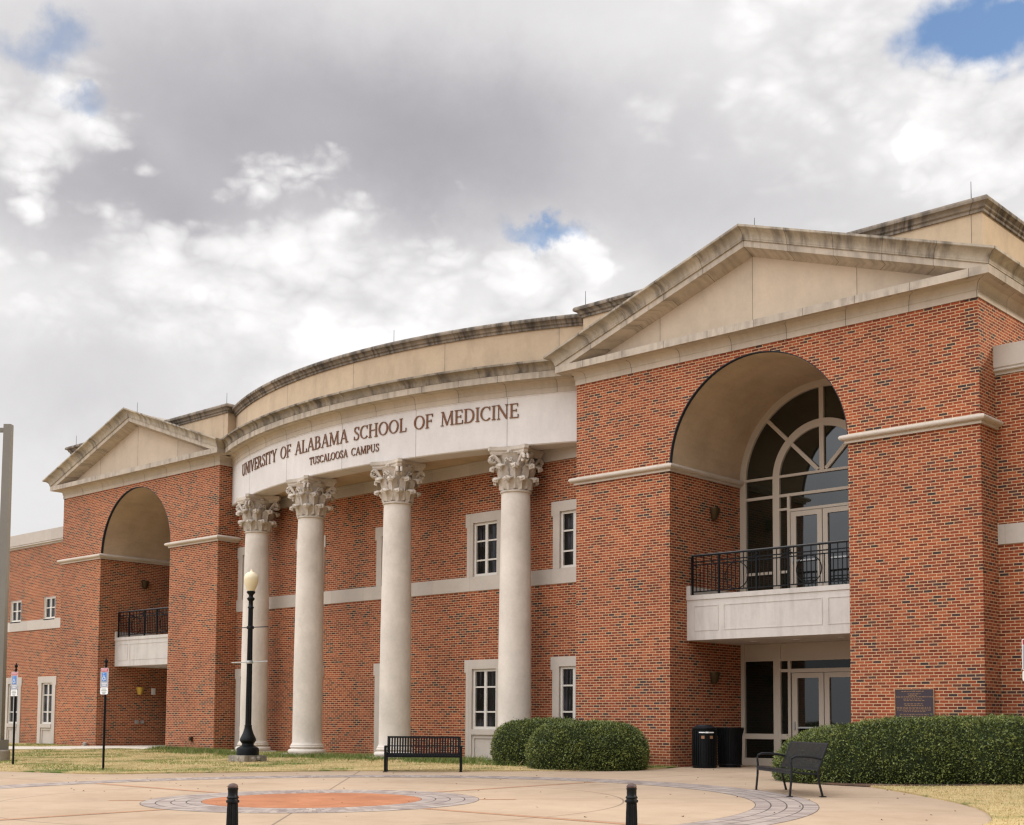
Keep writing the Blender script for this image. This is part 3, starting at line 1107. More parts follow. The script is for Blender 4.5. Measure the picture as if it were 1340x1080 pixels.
def word(txt, s0, s1, z0, cap):
    tot = sum(G[c][0] for c in txt)*cap
    kx = (s1-s0)/tot
    s = s0
    for c in txt:
        letter(c, s, z0, cap, kx)
        s += G[c][0]*cap*kx


for t_, a_, b_ in (('UNIVERSITY', -6.97, -3.74), ('OF', -3.48, -2.76), ('ALABAMA', -2.52, .29), ('SCHOOL', .53, 2.71), ('OF', 2.97, 3.68), ('MEDICINE', 3.93, 6.47)):
    word(t_, a_, b_, 9.54, .405)
for t_, a_, b_ in (('TUSCALOOSA', -1.64, .285), ('CAMPUS', .445, 1.645)):
    word(t_, a_, b_, 9.085, .235)


# ------------------------------------------------------------------ columns
def sm(x):
    x = max(0., min(1., x))
    return x*x*(3-2*x)


def column(phi):
    r_ax = ARC_R-.36
    cx, cy = ARC_X+r_ax*sin(phi), ARC_Y-r_ax*cos(phi)
    M = Matrix.Translation((cx, cy, 0)) @ Matrix.Rotation(phi, 4, 'Z')
    zt = 7.50
    rb, rt_ = .462, .398
    pr = [(rb+.05, .30), (rb+.05, .34), (rb+.02, .37), (rb, .43)]
    pr += [(rb-(rb-rt_)*sm((z-1.5)/9.5)*1.27, z) for z in np.linspace(.8, zt-.12, 14)]
    pr += [(rt_+.002, zt-.1), (rt_+.012, zt-.05)]
    b = MB()
    b.lathe(pr, n=48, M=M)
    col = part(b, 'column', 'column_stone', None, 35)
    # Attic base on a square plinth
    b = MB()
    b.box(-.60, .60, -.60, .60, -.15, .075, M=M)
    pr = [(.585, .075)]
    pr += [(.53+.065*sin(a), .14-.065*cos(a)) for a in np.linspace(.3, pi-.1, 9)]
    pr += [(.53, .208), (.50, .215), (.495, .235), (.515, .245)]
    pr += [(.50+.035*sin(a), .275-.03*cos(a)) for a in np.linspace(.3, pi-.1, 7)]
    pr += [(.49, .308)]
    b.lathe(pr, n=48, M=M)
    part(b, 'column_base', 'column_stone', col, 35)
    # Corinthian capital
    b = MB()
    h0 = zt-.05
    pr = [(rt_, h0)]
    pr += [(rt_+.01+.035*sin(a), h0+.04-.035*cos(a)) for a in np.linspace(.2, pi-.2, 7)]
    pr += [(rt_-.01, h0+.085), (rt_-.015, h0+.3), (rt_-.01, h0+.65), (rt_+.03, h0+.9), (rt_+.10, h0+1.06), (rt_+.13, h0+1.09)]
    b.lathe(pr, n=32, M=M)

    def leaf(a, z0, hgt, w0, out, r0):
        n, m_ = 13, 7
        rows = []
        for i in range(n):
            t = i/(n-1)
            if t < .72:
                tt = t/.72
                rr, zz = r0+.015+out*.35*tt**2.2, z0+hgt*tt
                nrm = (1, 0)
            else:
                q = (t-.72)/.28
                an = q*pi*1.15
                cr_ = out*.36
                rr = r0+.015+out*.35+cr_*(1-cos(an))
                zz = z0+hgt+cr_*sin(an)*1.0
            wd = w0*(.62+.5*sin(min(1, t*1.3)*pi*.62))*(1 if t < .8 else 1-.5*((t-.8)/.2)**1.5)
            wd *= 1+.10*sin(t*26)
            row = []
            for j in range(m_):
                sx = (j/(m_-1)-.5)*2
                ridge = .045*(1-abs(sx))**.8 + .018*cos(sx*9)*(1-abs(sx))
                aa = a+sx*wd/2/rr
                r_ = rr+ridge-.03*abs(sx)**2
                row.append(M @ Vector((r_*sin(aa), -r_*cos(aa), zz-.03*abs(sx))))
            rows.append(row)
        b.grid(rows, False, None, 0)
        tip = M @ Vector(((r0+.015+out*.35+out*.62)*sin(a), -(r0+.015+out*.35+out*.62)*cos(a), z0+hgt+out*.06))
        tg_ = M.to_3x3() @ Vector((cos(a), sin(a), 0))
        b.tube([tip+tg_*q*w0*.36-Vector((0, 0, .03*q*q)) for q in (-1, -.6, 0, .6, 1)], [.018, .044, .052, .044, .018], 8)
        # thickness: a backing strip towards the bell
        rows2 = [[p+(M.to_3x3() @ Vector((-sin(a), cos(a), 0)))*.03+Vector((0, 0, -.015)) for p in r] for r in rows]
        b.grid(rows2, False, None, 0, True)
        b.grid([rows[-1], rows2[-1]], False, None, 0)
        b.grid([[r[0] for r in rows], [r[0] for r in rows2]], False, None, 0)
        b.grid([[r[-1] for r in rows], [r[-1] for r in rows2]], False, None, 0, True)

    for k in range(8):
        leaf(2*pi*k/8, h0+.09, .27, .31, .23, rt_-.01)
    for k in range(8):
        leaf(2*pi*(k+.5)/8, h0+.12, .58, .29, .27, rt_-.005)
    # volutes: big pairs at the corners, small helices at mid-face
    for k in range(4):
        ca = pi/4+pi/2*k
        # corner scroll: a thick spiral disc under each abacus horn, with two stalks rising to it
        dr = Vector((sin(ca), -cos(ca), 0))
        tg = Vector((cos(ca), sin(ca), 0))
        cen = dr*(rt_+.285)+Vector((0, 0, h0+.915))
        for sg in (-1, 1):
            pts, rad = [], []
            for i in range(26):
                an = -pi*.15+i/25*2*pi*1.45
                cr_ = .118*(1-.74*i/25)
                pts.append(M @ (cen+tg*sg*.055+dr*cr_*sin(an)+Vector((0, 0, cr_*cos(an)))))
                rad.append(.042*(1-.35*i/25))
            b.tube(pts, rad, 7)
            pts = []
            for i in range(9):
                q = i/8
                a = ca+sg*(.40-.30*q)
                r_ = rt_+.05+.215*q**1.8
                pts.append(M @ Vector((r_*sin(a), -r_*cos(a), h0+.55+.47*q)))
            b.tube(pts, [.03+.02*q/8 for q in range(9)], 7)
        for sg in (-1, 1):
            ma = pi/2*k
            pts, rad = [], []
            for i in range(20):
                t = i/19
                if t < .5:
                    q = t/.5
                    a = ma+sg*(.42-.27*q)
                    r_ = rt_+.05+.06*q
                    z = h0+.60+.36*q
                else:
                    q = (t-.5)/.5
                    an = q*2*pi*1.1
                    cr_ = .06*(1-.7*q)
                    a = ma+sg*(.15-(cr_*sin(an))/.45)
                    r_ = rt_+.115
                    z = h0+.90+cr_*cos(an)
                pts.append(M @ Vector((r_*sin(a), -r_*cos(a), z)))
                rad.append(.028*(1-.4*t))
            b.tube(pts, rad, 6)
    # abacus with hollow sides and clipped corners, a flower on each face
    def abac(o, z):
        pts = []
        hc, cut = .62+o, .085
        for k in range(4):
            a = pi/2*k
            R_ = Matrix.Rotation(a, 3, 'Z')
            for t in np.linspace(-1, 1, 11):
                pts.append(M @ (R_ @ Vector((t*(hc-cut), -(hc-.15*(1-t*t)), 0)) + Vector((0, 0, z))))
        return pts
    rows = [abac(-.07, h0+1.05), abac(-.04, h0+1.10), abac(-.04, h0+1.14), abac(-.01, h0+1.17), abac(0, h0+1.18), abac(0, ZF-.001)]
    for ra, rb_ in zip(rows, rows[1:]):
        b.grid([ra, rb_], True, None, 0)
    b.face(rows[0][::-1])
    b.face(rows[-1])
    for k in range(4):
        a = pi/2*k
        r_ = .485
        for j in range(6):
            an = 2*pi*j/6
            p = Vector((r_*sin(a)+cos(a)*.055*cos(an), -r_*cos(a)+sin(a)*.055*cos(an), h0+1.13+.055*sin(an)))
            q = Vector(((r_-.06)*sin(a), -(r_-.06)*cos(a), h0+1.13))
            b.tube([M @ q, M @ p], [.02, .04], 6)
        b.tube([M @ Vector(((r_-.08)*sin(a), -(r_-.08)*cos(a), h0+1.13)), M @ Vector(((r_+.04)*sin(a), -(r_+.04)*cos(a), h0+1.13))], [.05, .03], 8)
    part(b, 'capital', 'capital_stone', col, 45)


for xo in (-6.02, -2.03, 2.03, 6.0):
    column(math.asin(xo/(ARC_R-.36)))


# ------------------------------------------------------------------ arch window, entrance and balcony of one pavilion
def openings(ox):
    y0, y1 = AD-.03, AD+.07
    X = AC+ox
    f = MB()
    FZ = 4.33

    def bx(x0, x1, z0, z1, d=0.):
        f.box(X+x0, X+x1, y0+d, y1, z0, z1)

    def ring(ro, ri, a0=0., a1=pi, n=40, d=0.):
        rows = []
        for k in range(n+1):
            a = a0+(a1-a0)*k/n
            rows.append([(X-r*cos(a), y, ZA+r*sin(a)) for r, y in ((ri, y1), (ri, y0+d), (ro, y0+d), (ro, y1))])
        for j in range(3):
            f.grid([[r[j] for r in rows], [r[j+1] for r in rows]], False, None, 0)

    ro, ri = AR-.002, AR-.185
    ring(ro, ri)
    for sg in (-1, 1):
        def sx(a, b):
            return tuple(sorted((sg*a, sg*b)))
        bx(*sx(ro, ri), FZ, ZA)
        bx(*sx(1.45, 1.25), FZ, ZA, .004)
        bx(*sx(1.02, .94), FZ, 7.05, .006)
        for a, b in ((ri, 1.45), (1.25, 0)):
            bx(*sx(a, b), 7.57, 7.635, .010)
            bx(*sx(a, b), 7.05, 7.125, .010)
        bx(*sx(1.25, 1.02), 6.69, 6.75, .010)
        bx(*sx(ri, 1.45), 5.03, 5.10, .010)
        bx(*sx(1.25, 1.02), 5.03, 5.10, .012)
        bx(*sx(ri, 1.45), FZ, FZ+.10, .010)
        bx(*sx(1.25, 1.02), FZ, FZ+.10, .012)
        bx(*sx(.94, 0), 6.64, 6.71, .012)
    ring(1.45, 1.25, d=.004)
    f.box(X-.065, X+.065, y0+.012, y1, 7.635, ZA+1.25)
    f.box(X-.065, X+.065, y0+.012, y1, ZA+1.45, ZA+ri)
    for sg in (-1, 1):
        for r0, r1 in ((.17, 1.25), (1.45, ri)):
            c, s = sg*cos(pi/4), sin(pi/4)
            R_ = Matrix(((c, 0, -s*1., X), (0, 1, 0, 0), (s, 0, c*1., ZA+.02), (0, 0, 0, 1)))
            f.box(r0-.02, r1+.02, y0+.016, y1, -.05, .05, M=R_)
    aw = part(f, 'arch_window', 'frame_paint', None)
    g = MB()
    yg = y1-.025
    pts = [(X-ro, yg, FZ), (X+ro, yg, FZ)]+[(X+ro*cos(pi*k/32), yg, ZA+ro*sin(pi*k/32)) for k in range(33)]
    g.face(pts)
    part(g, 'pane', 'glass_arch', aw)
    doors(X, FZ, 6.64, 6.50, y0, y1, aw)

    # ground-floor entrance
    f2 = f = MB()
    z1 = 3.19

    def bx2(x0, x1, za, zb, d=0., yb=None):
        f2.box(X+x0, X+x1, y0+d, yb or y1, za, zb)
    for sg in (-1, 1):
        def sx(a, b):
            return tuple(sorted((sg*a, sg*b)))
        bx2(*sx(AR-.002, 2.35), -.1, z1)
        bx2(*sx(1.47, 1.26), -.1, z1, .004)
        bx2(*sx(2.35, 1.47), 2.74, 2.80, .008)
        bx2(*sx(2.35, 1.47), .69, .83, .008)
        bx2(*sx(2.35, 1.47), -.1, .19, .008)
        bx2(*sx(2.35, 1.47), 2.80, z1, .03)
        bx2(*sx(1.26, 0), 2.80, z1, .03)
        bx2(*sx(1.26, 0), 2.73, 2.80, .010)
        bx2(*sx(1.04, .96), -.1, 2.73, .006)
        bx2(*sx(1.26, 1.04), 2.44, 2.52, .010)
        bx2(*sx(1.26, 1.04), .69, .83, .010)
        bx2(*sx(1.26, 1.04), -.1, .19, .010)
        bx2(*sx(.96, 0), 2.42, 2.52, .010)
    en = part(f2, 'entrance', 'frame_paint', None)
    g = MB()
    g.face([(X-AR, yg, -.1), (X+AR, yg, -.1), (X+AR, yg, 2.8), (X-AR, yg, 2.8)])
    part(g, 'pane', 'glass_dark', en)
    doors(X, .0, 2.42, 2.28, y0, y1, en)

    # unseen backing added behind the panes to block sun leaking through the building
    bw = MB()
    for za, zb_ in ((-.1, 4.3), (4.3, ZA+AR+.3)):
        bw.face([(X-AR-.4, AD+.12, za), (X+AR+.4, AD+.12, za), (X+AR+.4, AD+.12, zb_), (X-AR-.4, AD+.12, zb_)])
    bw.box(X-AR-.4, X+AR+.4, AD+.08, AD+.8, 2.85, 4.30)
    part(bw, 'light_blocker', 'stucco', en)

    # balcony slab with panelled stone front
    b = MB()
    yf = .735
    xa, xb = A0+ox, A1+ox
    b.box(xa, xb, yf, AD-.03, 3.19, 4.33)
    b.box(xa, xb, yf-.025, yf, 4.21, 4.33)
    for (u0, u1) in ((.22, .95), (1.10, AR*2-1.10), (AR*2-.95, AR*2-.22)):
        zz0, zz1, wd = 3.42, 4.06, .022
        for a, c_, d_, e_ in ((u0, u1, zz0, zz0+wd), (u0, u1, zz1-wd, zz1), (u0, u0+wd, zz0+wd, zz1-wd), (u1-wd, u1, zz0+wd, zz1-wd)):
            b.box(xa+a, xa+c_, yf-.012, yf, d_, e_)
    b.box(xa, xa+.11, yf+.12, AD-.03, 4.33, 4.56)
    b.box(xb-.11, xb, yf+.12, AD-.03, 4.33, 4.56)
    b.box(xa, xa+.11, yf-.02, yf+.12, 4.33, 4.57)
    b.box(xb-.11, xb, yf-.02, yf+.12, 4.33, 4.57)
    bal = part(b, 'balcony', 'balcony_stone', None)
    # iron railing
    r = MB()
    yr = yf+.06
    x0, x1 = xa+.13, xb-.13
    r.box(x0, x1, yr-.03, yr+.03, 5.315, 5.345)
    for z in (5.18, 5.10, 4.42):
        r.box(x0, x1, yr-.014, yr+.014, z-.014, z+.014)
    L = x1-x0
    posts = [0, .80/4.69*L, .405*L, .595*L, L-.80/4.69*L, L]
    for p in posts:
        r.box(x0+p-.024, x0+p+.024, yr-.024, yr+.024, 4.33, 5.315)
    nb = 40
    for i in range(1, nb):
        u = L*i/nb
        if any(abs(u-p) < .05 for p in posts):
            continue
        r.box(x0+u-.009, x0+u+.009, yr-.009, yr+.009, 4.43, 5.32 if i % 2 else 5.10)
    for u in (.285*L, .715*L):
        pts = [(x0+u+.335*cos(a), yr-.02, 4.76+.33*sin(a)) for a in np.linspace(0, 2*pi, 33)]
        r.tube(pts, .013, 6, caps=False)
    for u in (.5*L-.46, .5*L+.46):
        for k in range(4):
            a = pi/4*k
            r.tube([(x0+u-.10*cos(a), yr-.02, 5.20-.10*sin(a)), (x0+u+.10*cos(a), yr-.02, 5.20+.10*sin(a))], .010, 5)
    ro_ = part(r, 'railing', 'iron', bal)
    cpm = MB()
    cpm.box(x0-.02, x1+.02, yr-.035, yr+.035, 5.346, 5.366)
    part(cpm, 'handrail', 'rail_sheen', bal)
    # recessed soffit lights
    for u in (.25, .5, .75):
        l = MB()
        l.lathe([(.07, 0), (.09, -.004), (.09, -.015), (.055, -.018)], (xa+AR*2*u, 1.9, 3.189), 14)
        part(l, 'soffit_light', 'white_plastic', bal, 40)


def doors(X, z0, zt, zg, y0, y1, par):
    for sg in (-1, 1):
        d = MB()

        def bx(a, b, za, zb, o=0.):
            lo, hi_ = sorted((X+sg*a, X+sg*b))
            d.box(lo, hi_, y0+.018+o, y1-.03, za, zb)
        bx(.012, .15, z0+.015, zt-.012)
        bx(.77, .925, z0+.015, zt-.012)
        bx(.15, .77, zg, zt-.012, .001)
        bx(.15, .77, z0+.015, z0+.26, .001)
        do = part(d, 'door', 'frame_paint', par)
        gl = MB()
        lo, hi_ = sorted((X+sg*.14, X+sg*.78))
        gl.face([(lo, y1-.034, z0+.25), (hi_, y1-.034, z0+.25), (hi_, y1-.034, zg+.01), (lo, y1-.034, zg+.01)])
        part(gl, 'door_glass', 'glass', do)
        h = MB()
        lo, hi_ = sorted((X+sg*.20, X+sg*.73))
        h.box(lo, hi_, y0-.035, y0-.01, z0+.98, z0+1.02)
        h.box(X+sg*.85-.02, X+sg*.85+.02, y0-.03, y0+.018, z0+.95, z0+1.15)
        part(h, 'handle', 'galv', par)


openings(0)
openings(XL)

# lightning rods on the ridges and copings
for x, y, z in ((AC+.12, -.1, 12.85), (10.82, .3, 12.4), (.05, .3, 12.4), (XL+AC+.1, -.1, 12.85), (-GAP-.1, .3, 12.4), (-6.2, -1.05, 12.28), (XL+.3, .3, 12.4)):
    r = MB()
    r.tube([(x, y, z-.1), (x, y, z+.42)], [.010, .006], 5)
    r.lathe([(.03, 0), (.03, .03), (.012, .05)], (x, y, z-.01), 8)
    part(r, 'lightning_rod', 'iron')


# ------------------------------------------------------------------ fixtures on the walls
def sconce(name, x, y, z, m, label, group):
    t = empty(name, (x, y, z))
    b = MB()
    b.box(0, .03, -.09, .09, -.12, .12)
    b.build('back_plate', m, t)
    b = MB()
    rows = []
    for i in range(7):
        q = i/6
        zz = .15-.30*q
        ro = .19*(1-.55*q**1.5)
        rows.append([(.03+ro*sin(a)*.95, -ro*cos(a)*.9, zz) for a in np.linspace(0, pi, 13)])
    b.grid(rows, False, None, 0, True)
    b.face(rows[-1])
    b.face([(p[0], p[1], p[2]) for p in rows[0]][::-1])
    b.build('shade', m, t, 40)
    tag(t, label, 'wall lamp', group)


sconce('wall_lamp', A0, 1.92, 6.57, 'sconce', 'bronze wall lamp above the right pavilion balcony', 'bronze half cone wall lamps')
sconce('wall_lamp', A0, 1.88, 2.27, 'sconce', 'dark wall lamp over the two black bins by the entrance', 'bronze half cone wall lamps')
sconce('wall_lamp', XL+A0, 1.98, 6.55, 'sconce', 'bronze wall lamp above the far left pavilion balcony', 'bronze half cone wall lamps')
sconce('wall_lamp', XL+A0, 1.88, 2.24, 'yellow_lamp', 'yellow wall lamp under the far left balcony', 'bronze half cone wall lamps')

b = MB()
x_ = XL+A0
b.box(x_, x_+.06, 2.42, 2.58, 2.10, 2.36)
b.box(x_+.06, x_+.09, 2.45, 2.55, 2.14, 2.32)
tag(b.build('alarm_box', 'white_plastic'), 'small white alarm box beside the yellow wall lamp', 'alarm box')
b = MB()
b.box(x_, x_+.07, 1.70, 1.84, .92, 1.06)
b.box(x_, x_+.05, 1.95, 2.10, .93, 1.05)
tag(b.build('outlet_box', 'galv'), 'pair of small grey outlet covers low on the left arch wall', 'outlet box')
b = MB()
b.box(-17.93, -17.78, -.08, 0, .34, .50)
b.box(-17.90, -17.81, -.11, -.08, .38, .46)
tag(b.build('hydrant_box', 'sconce'), 'small brown hose box low on the left pavilion pier', 'hose box')
b = MB()
Mx = Matrix.Translation((2.17, 0, .27)) @ Matrix.Rotation(pi/2, 4, 'X')
b.lathe([(.05, 0), (.08, .02), (.10, .10), (.16, .18), (.165, .20), (.13, .195), (.07, .10), (.06, .03)], n=20, M=Mx)
tag(b.build('drain_nozzle', 'sconce', None, 40), 'round metal drain spout low on the brick pier beside the shrub', 'drain spout')
b = MB()
b.box(-25.17, -24.98, -.22, -.03, -.02, .06)
b.lathe([(.05, 0), (.09, .05), (.09, .10), (.05, .12)], (-25.07, -.12, .06), 12)
tag(b.build('ground_light', 'galv', None, 40), 'little grey uplight on the grass at the left pavilion foot', 'uplight')

# bronze plaque
pl = empty('wall_plaque', (9.50, 0, 1.47))
tag(pl, 'bronze dedication plaque on brick pier above the long hedge', 'plaque')
b = MB()
b.box(-.435, .435, -.022, 0, -.385, .385)
b.build('plate', 'plaque_dark', pl)
b = MB()
for a in ((-.45, .45, .385, .40), (-.45, .45, -.40, -.385), (-.45, -.435, -.385, .385), (.435, .45, -.385, .385)):
    b.box(a[0], a[1], -.034, 0, a[2], a[3])
b.build('border', 'plaque_brass', pl)
b = MB()
for z, hw, h in ((.345, .29, .022), (.29, .15, .018), (.26, .13, .018), (.225, .42, .022), (.18, .25, .018), (.145, .24, .018), (.075, .24, .020), (.04, .22, .018), (.0, .41, .016), (-.03, .40, .016), (-.06, .40, .016), (-.09, .25, .016), (-.15, .33, .018), (-.19, .30, .018), (-.23, .34, .018), (-.29, .28, .018), (-.33, .25, .018)):
    x = -hw
    while x < hw:
        l = random.uniform(.02, .07)
        if x+l > hw:
            break
        y = 0
        while y < l-.006:
            b.box(x+y, x+y+.008, -.027, -.022, z-h/2, z+h/2*random.uniform(.55, 1))
            y += .014
        b.box(x, x+l, -.0265, -.022, z-h*.15, z+h*.05)
        x += l+.018
b.build('inscription', 'plaque_brass', pl)


# ------------------------------------------------------------------ ground
def sheet(name, poly, dz, m, label=None, kind='structure', edge=0., sub=None):
    """A ground sheet following the slope: polygon triangulated, optionally with a vertical edge."""
    me = bpy.data.meshes.new(name)
    bm = bmesh.new()
    vs = [bm.verts.new((x, y, gz(x, y)+dz)) for x, y in poly]
    f = bm.faces.new(vs)
    if f.normal.z < 0:
        f.normal_flip()
    bm.normal_update()
    if f.normal.z < 0:
        bmesh.ops.reverse_faces(bm, faces=[f])
    if edge:
        n = len(vs)
        lo = [bm.verts.new((x, y, gz(x, y)+dz-edge)) for x, y in poly]
        for i in range(n):
            bm.faces.new((vs[i], vs[(i+1) % n], lo[(i+1) % n], lo[i]))
    # split at the crease of the slope
    bmesh.ops.bisect_plane(bm, geom=bm.verts[:]+bm.edges[:]+bm.faces[:], plane_co=(0, 0, 0), plane_no=(0, 1, 0))
    for v in bm.verts:
        pass
    bmesh.ops.triangulate(bm, faces=[f for f in bm.faces if len(f.verts) > 4])
    bm.to_mesh(me)
    bm.free()
    me.materials.append(MATS[m])
    uv = me.uv_layers.new(name='UVMap')
    for l in me.loops:
        co = me.vertices[l.vertex_index].co
        uv.data[l.index].uv = (co.x, co.y)
    o = bpy.data.objects.new(name, me)
    COL.objects.link(o)
    if kind:
        o['kind'] = kind
    if label:
        o['label'] = label
    return o


b = MB()
for (x0, x1, y0, y1) in ((-400, 400, 0, 500), (-400, 400, -60, 0), (-400, 400, -400, -60)):
    b.face([(x0, y0, KG*max(-60, min(0, y0))-.03), (x1, y0, KG*max(-60, min(0, y0))-.03), (x1, y1, KG*max(-60, min(0, y1))-.03), (x0, y1, KG*max(-60, min(0, y1))-.03)])
tag(b.build('ground', 'earth'), kind='structure')
b = MB()
b.face([(-60, -55, gz(0, -55)), (45, -55, gz(0, -55)), (45, 0, 0), (-60, 0, 0)])
b.face([(-60, 0, 0), (45, 0, 0), (45, 4, 0), (-60, 4, 0)])
tag(b.build('plaza', 'concrete'), kind='structure')

PC = (5.6, -13.25)


def smooth_poly(pts, n=5):
    return spl(pts, n)


edgeL = smooth_poly([(-60, -17.5), (-20, -13.4), (-12, -12.6), (-7.81, -11.93), (-6.22, -11.55), (-5.0, -11.3), (-4.35, -10.85), (-4.0, -10.2), (-3.47, -9.44), (-2.67, -8.19), (-1.7, -6.73), (-.6, -5.8), (.49, -5.11), (1.17, -4.4), (1.9, -3.6), (2.75, -2.9), (3.25, -1.8), (3.38, -.9), (3.3, .0)])
lawnL = edgeL + [(-.02, 0), (-.02, WY+.02), (-GAP+.02, WY+.02), (-GAP+.02, 0), (XL+A1, 0), (XL+A0, 0), (XL+.0, 0), (XL, WY), (-60, WY)]
sheet('lawn', lawnL, .03, 'lawn', edge=.05)
edgeR = smooth_poly([(9.0, -2.6), (9.75, -3.85), (10.36, -4.05), (11.66, -5.24), (12.83, -6.41), (13.79, -7.46), (14.52, -8.48), (15.12, -9.63), (15.42, -10.44), (15.7, -11.8), (15.9, -14)])
lawnR = edgeR + [(16.5, -18), (19, -22), (45, -22), (45, WY), (TW, WY), (TW, 0), (9.0, 0)]
sheet('lawn', lawnR, .028, 'lawn', edge=.05)
# mulch bed under the hedge
mb_ = smooth_poly([(8.1, -1.0), (8.0, -2.6), (8.5, -3.6), (9.6, -4.15), (10.4, -4.3), (11.0, -4.15), (11.9, -3.35), (12.7, -2.4), (14, -1.7), (17, -1.3)])
sheet('mulch_bed', mb_ + [(17, 0), (8.4, 0)], .042, 'mulch', edge=.03)
# walk to the left pavilion's arch
sheet('path', [(-60, -8.2), (-23.6, -4.6), (-21.6, -2.6), (-21.0, -.9), (-19.56, -.9), (-19.56, AD), (XL+A0, AD), (XL+A0, -.2), (-25.2, -1.9), (-27, -2.6), (-60, -5.8)], .055, 'walk', edge=.03)


# paver rings, central disc and the coloured rays
def ringmesh(name, r0, r1, dz, m, n=160, split=False):
    b = MB()
    rows, us = [], []
    rs = np.linspace(r0, r1, 5)
    for r in rs:
        rows.append([(PC[0]+r*cos(2*pi*k/n), PC[1]+r*sin(2*pi*k/n), gz(0, PC[1]+r*sin(2*pi*k/n))+dz) for k in range(n)])
        us.append([(2*pi*k/n*(r0+r1)/2, r-r0) for k in range(n+1)])
    # unshared seam for the UVs
    for i in range(4):
        for k in range(n):
            k2 = (k+1) % n
            b.face([rows[i][k], rows[i+1][k], rows[i+1][k2], rows[i][k2]], [us[i][k], us[i+1][k], us[i+1][k+1], us[i][k+1]])
    return tag(b.build(name, m), kind='structure')


ringmesh('paver_ring', 1.73, 2.66, .004, 'pavers')
ringmesh('paver_ring', 6.95, 7.88, .004, 'pavers')
b = MB()
b.face([(PC[0]+1.73*cos(2*pi*k/96), PC[1]+1.73*sin(2*pi*k/96), gz(0, PC[1]+1.73*sin(2*pi*k/96))+.004) for k in range(96)])
tag(b.build('plaza_disc', 'orange_concrete'), kind='structure')
for k in (0, 1, 2, 4, 5, 6):
    a = pi/4*k-.025
    b = MB()
    pts = []
    re_ = 3.25 if k % 2 else 6.94
    for r, s in ((2.67, -1), (re_, -1), (re_, 1), (2.67, 1)):
        x = PC[0]+r*cos(a)-s*.07*sin(a)
        y = PC[1]+r*sin(a)+s*.07*cos(a)
        pts.append((x, y, gz(x, y)+.004))
    b.face(pts)
    tag(b.build('plaza_stripe', 'stripe_concrete'), kind='structure')


# ------------------------------------------------------------------ grass (stuff) and weeds at the wall foot
def inpoly(x, y, poly):
    c = np.zeros(len(x), bool)
    j = len(poly)-1
    for i in range(len(poly)):
        xi, yi = poly[i]
        xj, yj = poly[j]
        if yi != yj:
            c ^= ((yi > y) != (yj > y)) & (x < (xj-xi)*(y-yi)/(yj-yi)+xi)
        j = i
    return c


def blades(name, x, y, h, wd, m, ur, dz=.03, lean=.6):
    n = len(x)
    a = rng.uniform(0, 2*pi, n)
    z = KG*np.minimum(0, y)+dz-.01
    lx, ly = rng.normal(0, lean, n)*h, rng.normal(0, lean, n)*h
    v = np.empty((n, 3, 3))
    v[:, 0] = np.c_[x-wd*np.cos(a), y-wd*np.sin(a), z]
    v[:, 1] = np.c_[x+wd*np.cos(a), y+wd*np.sin(a), z]
    v[:, 2] = np.c_[x+lx, y+ly, z+h]
    me = bpy.data.meshes.new(name)
    me.vertices.add(3*n)
    me.vertices.foreach_set('co', v.ravel())
    me.loops.add(3*n)
    me.loops.foreach_set('vertex_index', np.arange(3*n))
    me.polygons.add(n)
    me.polygons.foreach_set('loop_start', np.arange(0, 3*n, 3))
    me.update(calc_edges=True)
    uv = me.uv_layers.new(name='UVMap')
    uu = np.repeat(ur, 3)
    uv.data.foreach_set('uv', np.c_[uu, np.tile([0, 0, 1], n)].ravel())
    me.materials.append(MATS[m])
    o = bpy.data.objects.new(name, me)
    COL.objects.link(o)
    return o


def patchy(x, y, sc, off):
    return np.array([noise.fractal(Vector((a*sc+off, b*sc, .3)), 1., 2., 3) for a, b in zip(x, y)])


PATH = [(-60, -8.2), (-23.6, -4.6), (-21.6, -2.6), (-21.0, -.9), (-19.56, -.9), (-19.56, .1), (XL+A0, .1), (XL+A0, -.2), (-25.2, -1.9), (-27, -2.6), (-60, -5.8)]
x = rng.uniform(-30, 3.4, 150000)
y = rng.uniform(-13.6, .8, 150000)
ok = inpoly(x, y, lawnL) & ~inpoly(x, y, PATH)
x, y = x[ok], y[ok]
pn = patchy(x, y, .45, 4.)
g_ = (pn > .24) | ((y > -2.6) & (pn > -.22))
u_ = np.where(g_ & (rng.random(len(x)) < .75), rng.uniform(.82, 1, len(x)), rng.uniform(0, .77, len(x)))
tag(blades('grass', x, y, rng.uniform(.02, .05, len(x))*np.where(g_, 1.5, 1.), .006, 'blade', u_),
    'short dry tan lawn grass with green patches left of the bench', 'grass', kind='stuff')
x = rng.uniform(9, 18, 60000)
y = rng.uniform(-16, -1, 60000)
ok = inpoly(x, y, lawnR) & ~inpoly(x, y, mb_+[(17, 0), (8.4, 0)])
x, y = x[ok], y[ok]
tag(blades('grass', x, y, rng.uniform(.02, .05, len(x)), .005, 'blade', np.where(rng.random(len(x)) < .93, rng.uniform(0, .77, len(x)), .9)),
    'short dry tan lawn grass in front of the long hedge', 'grass', kind='stuff')
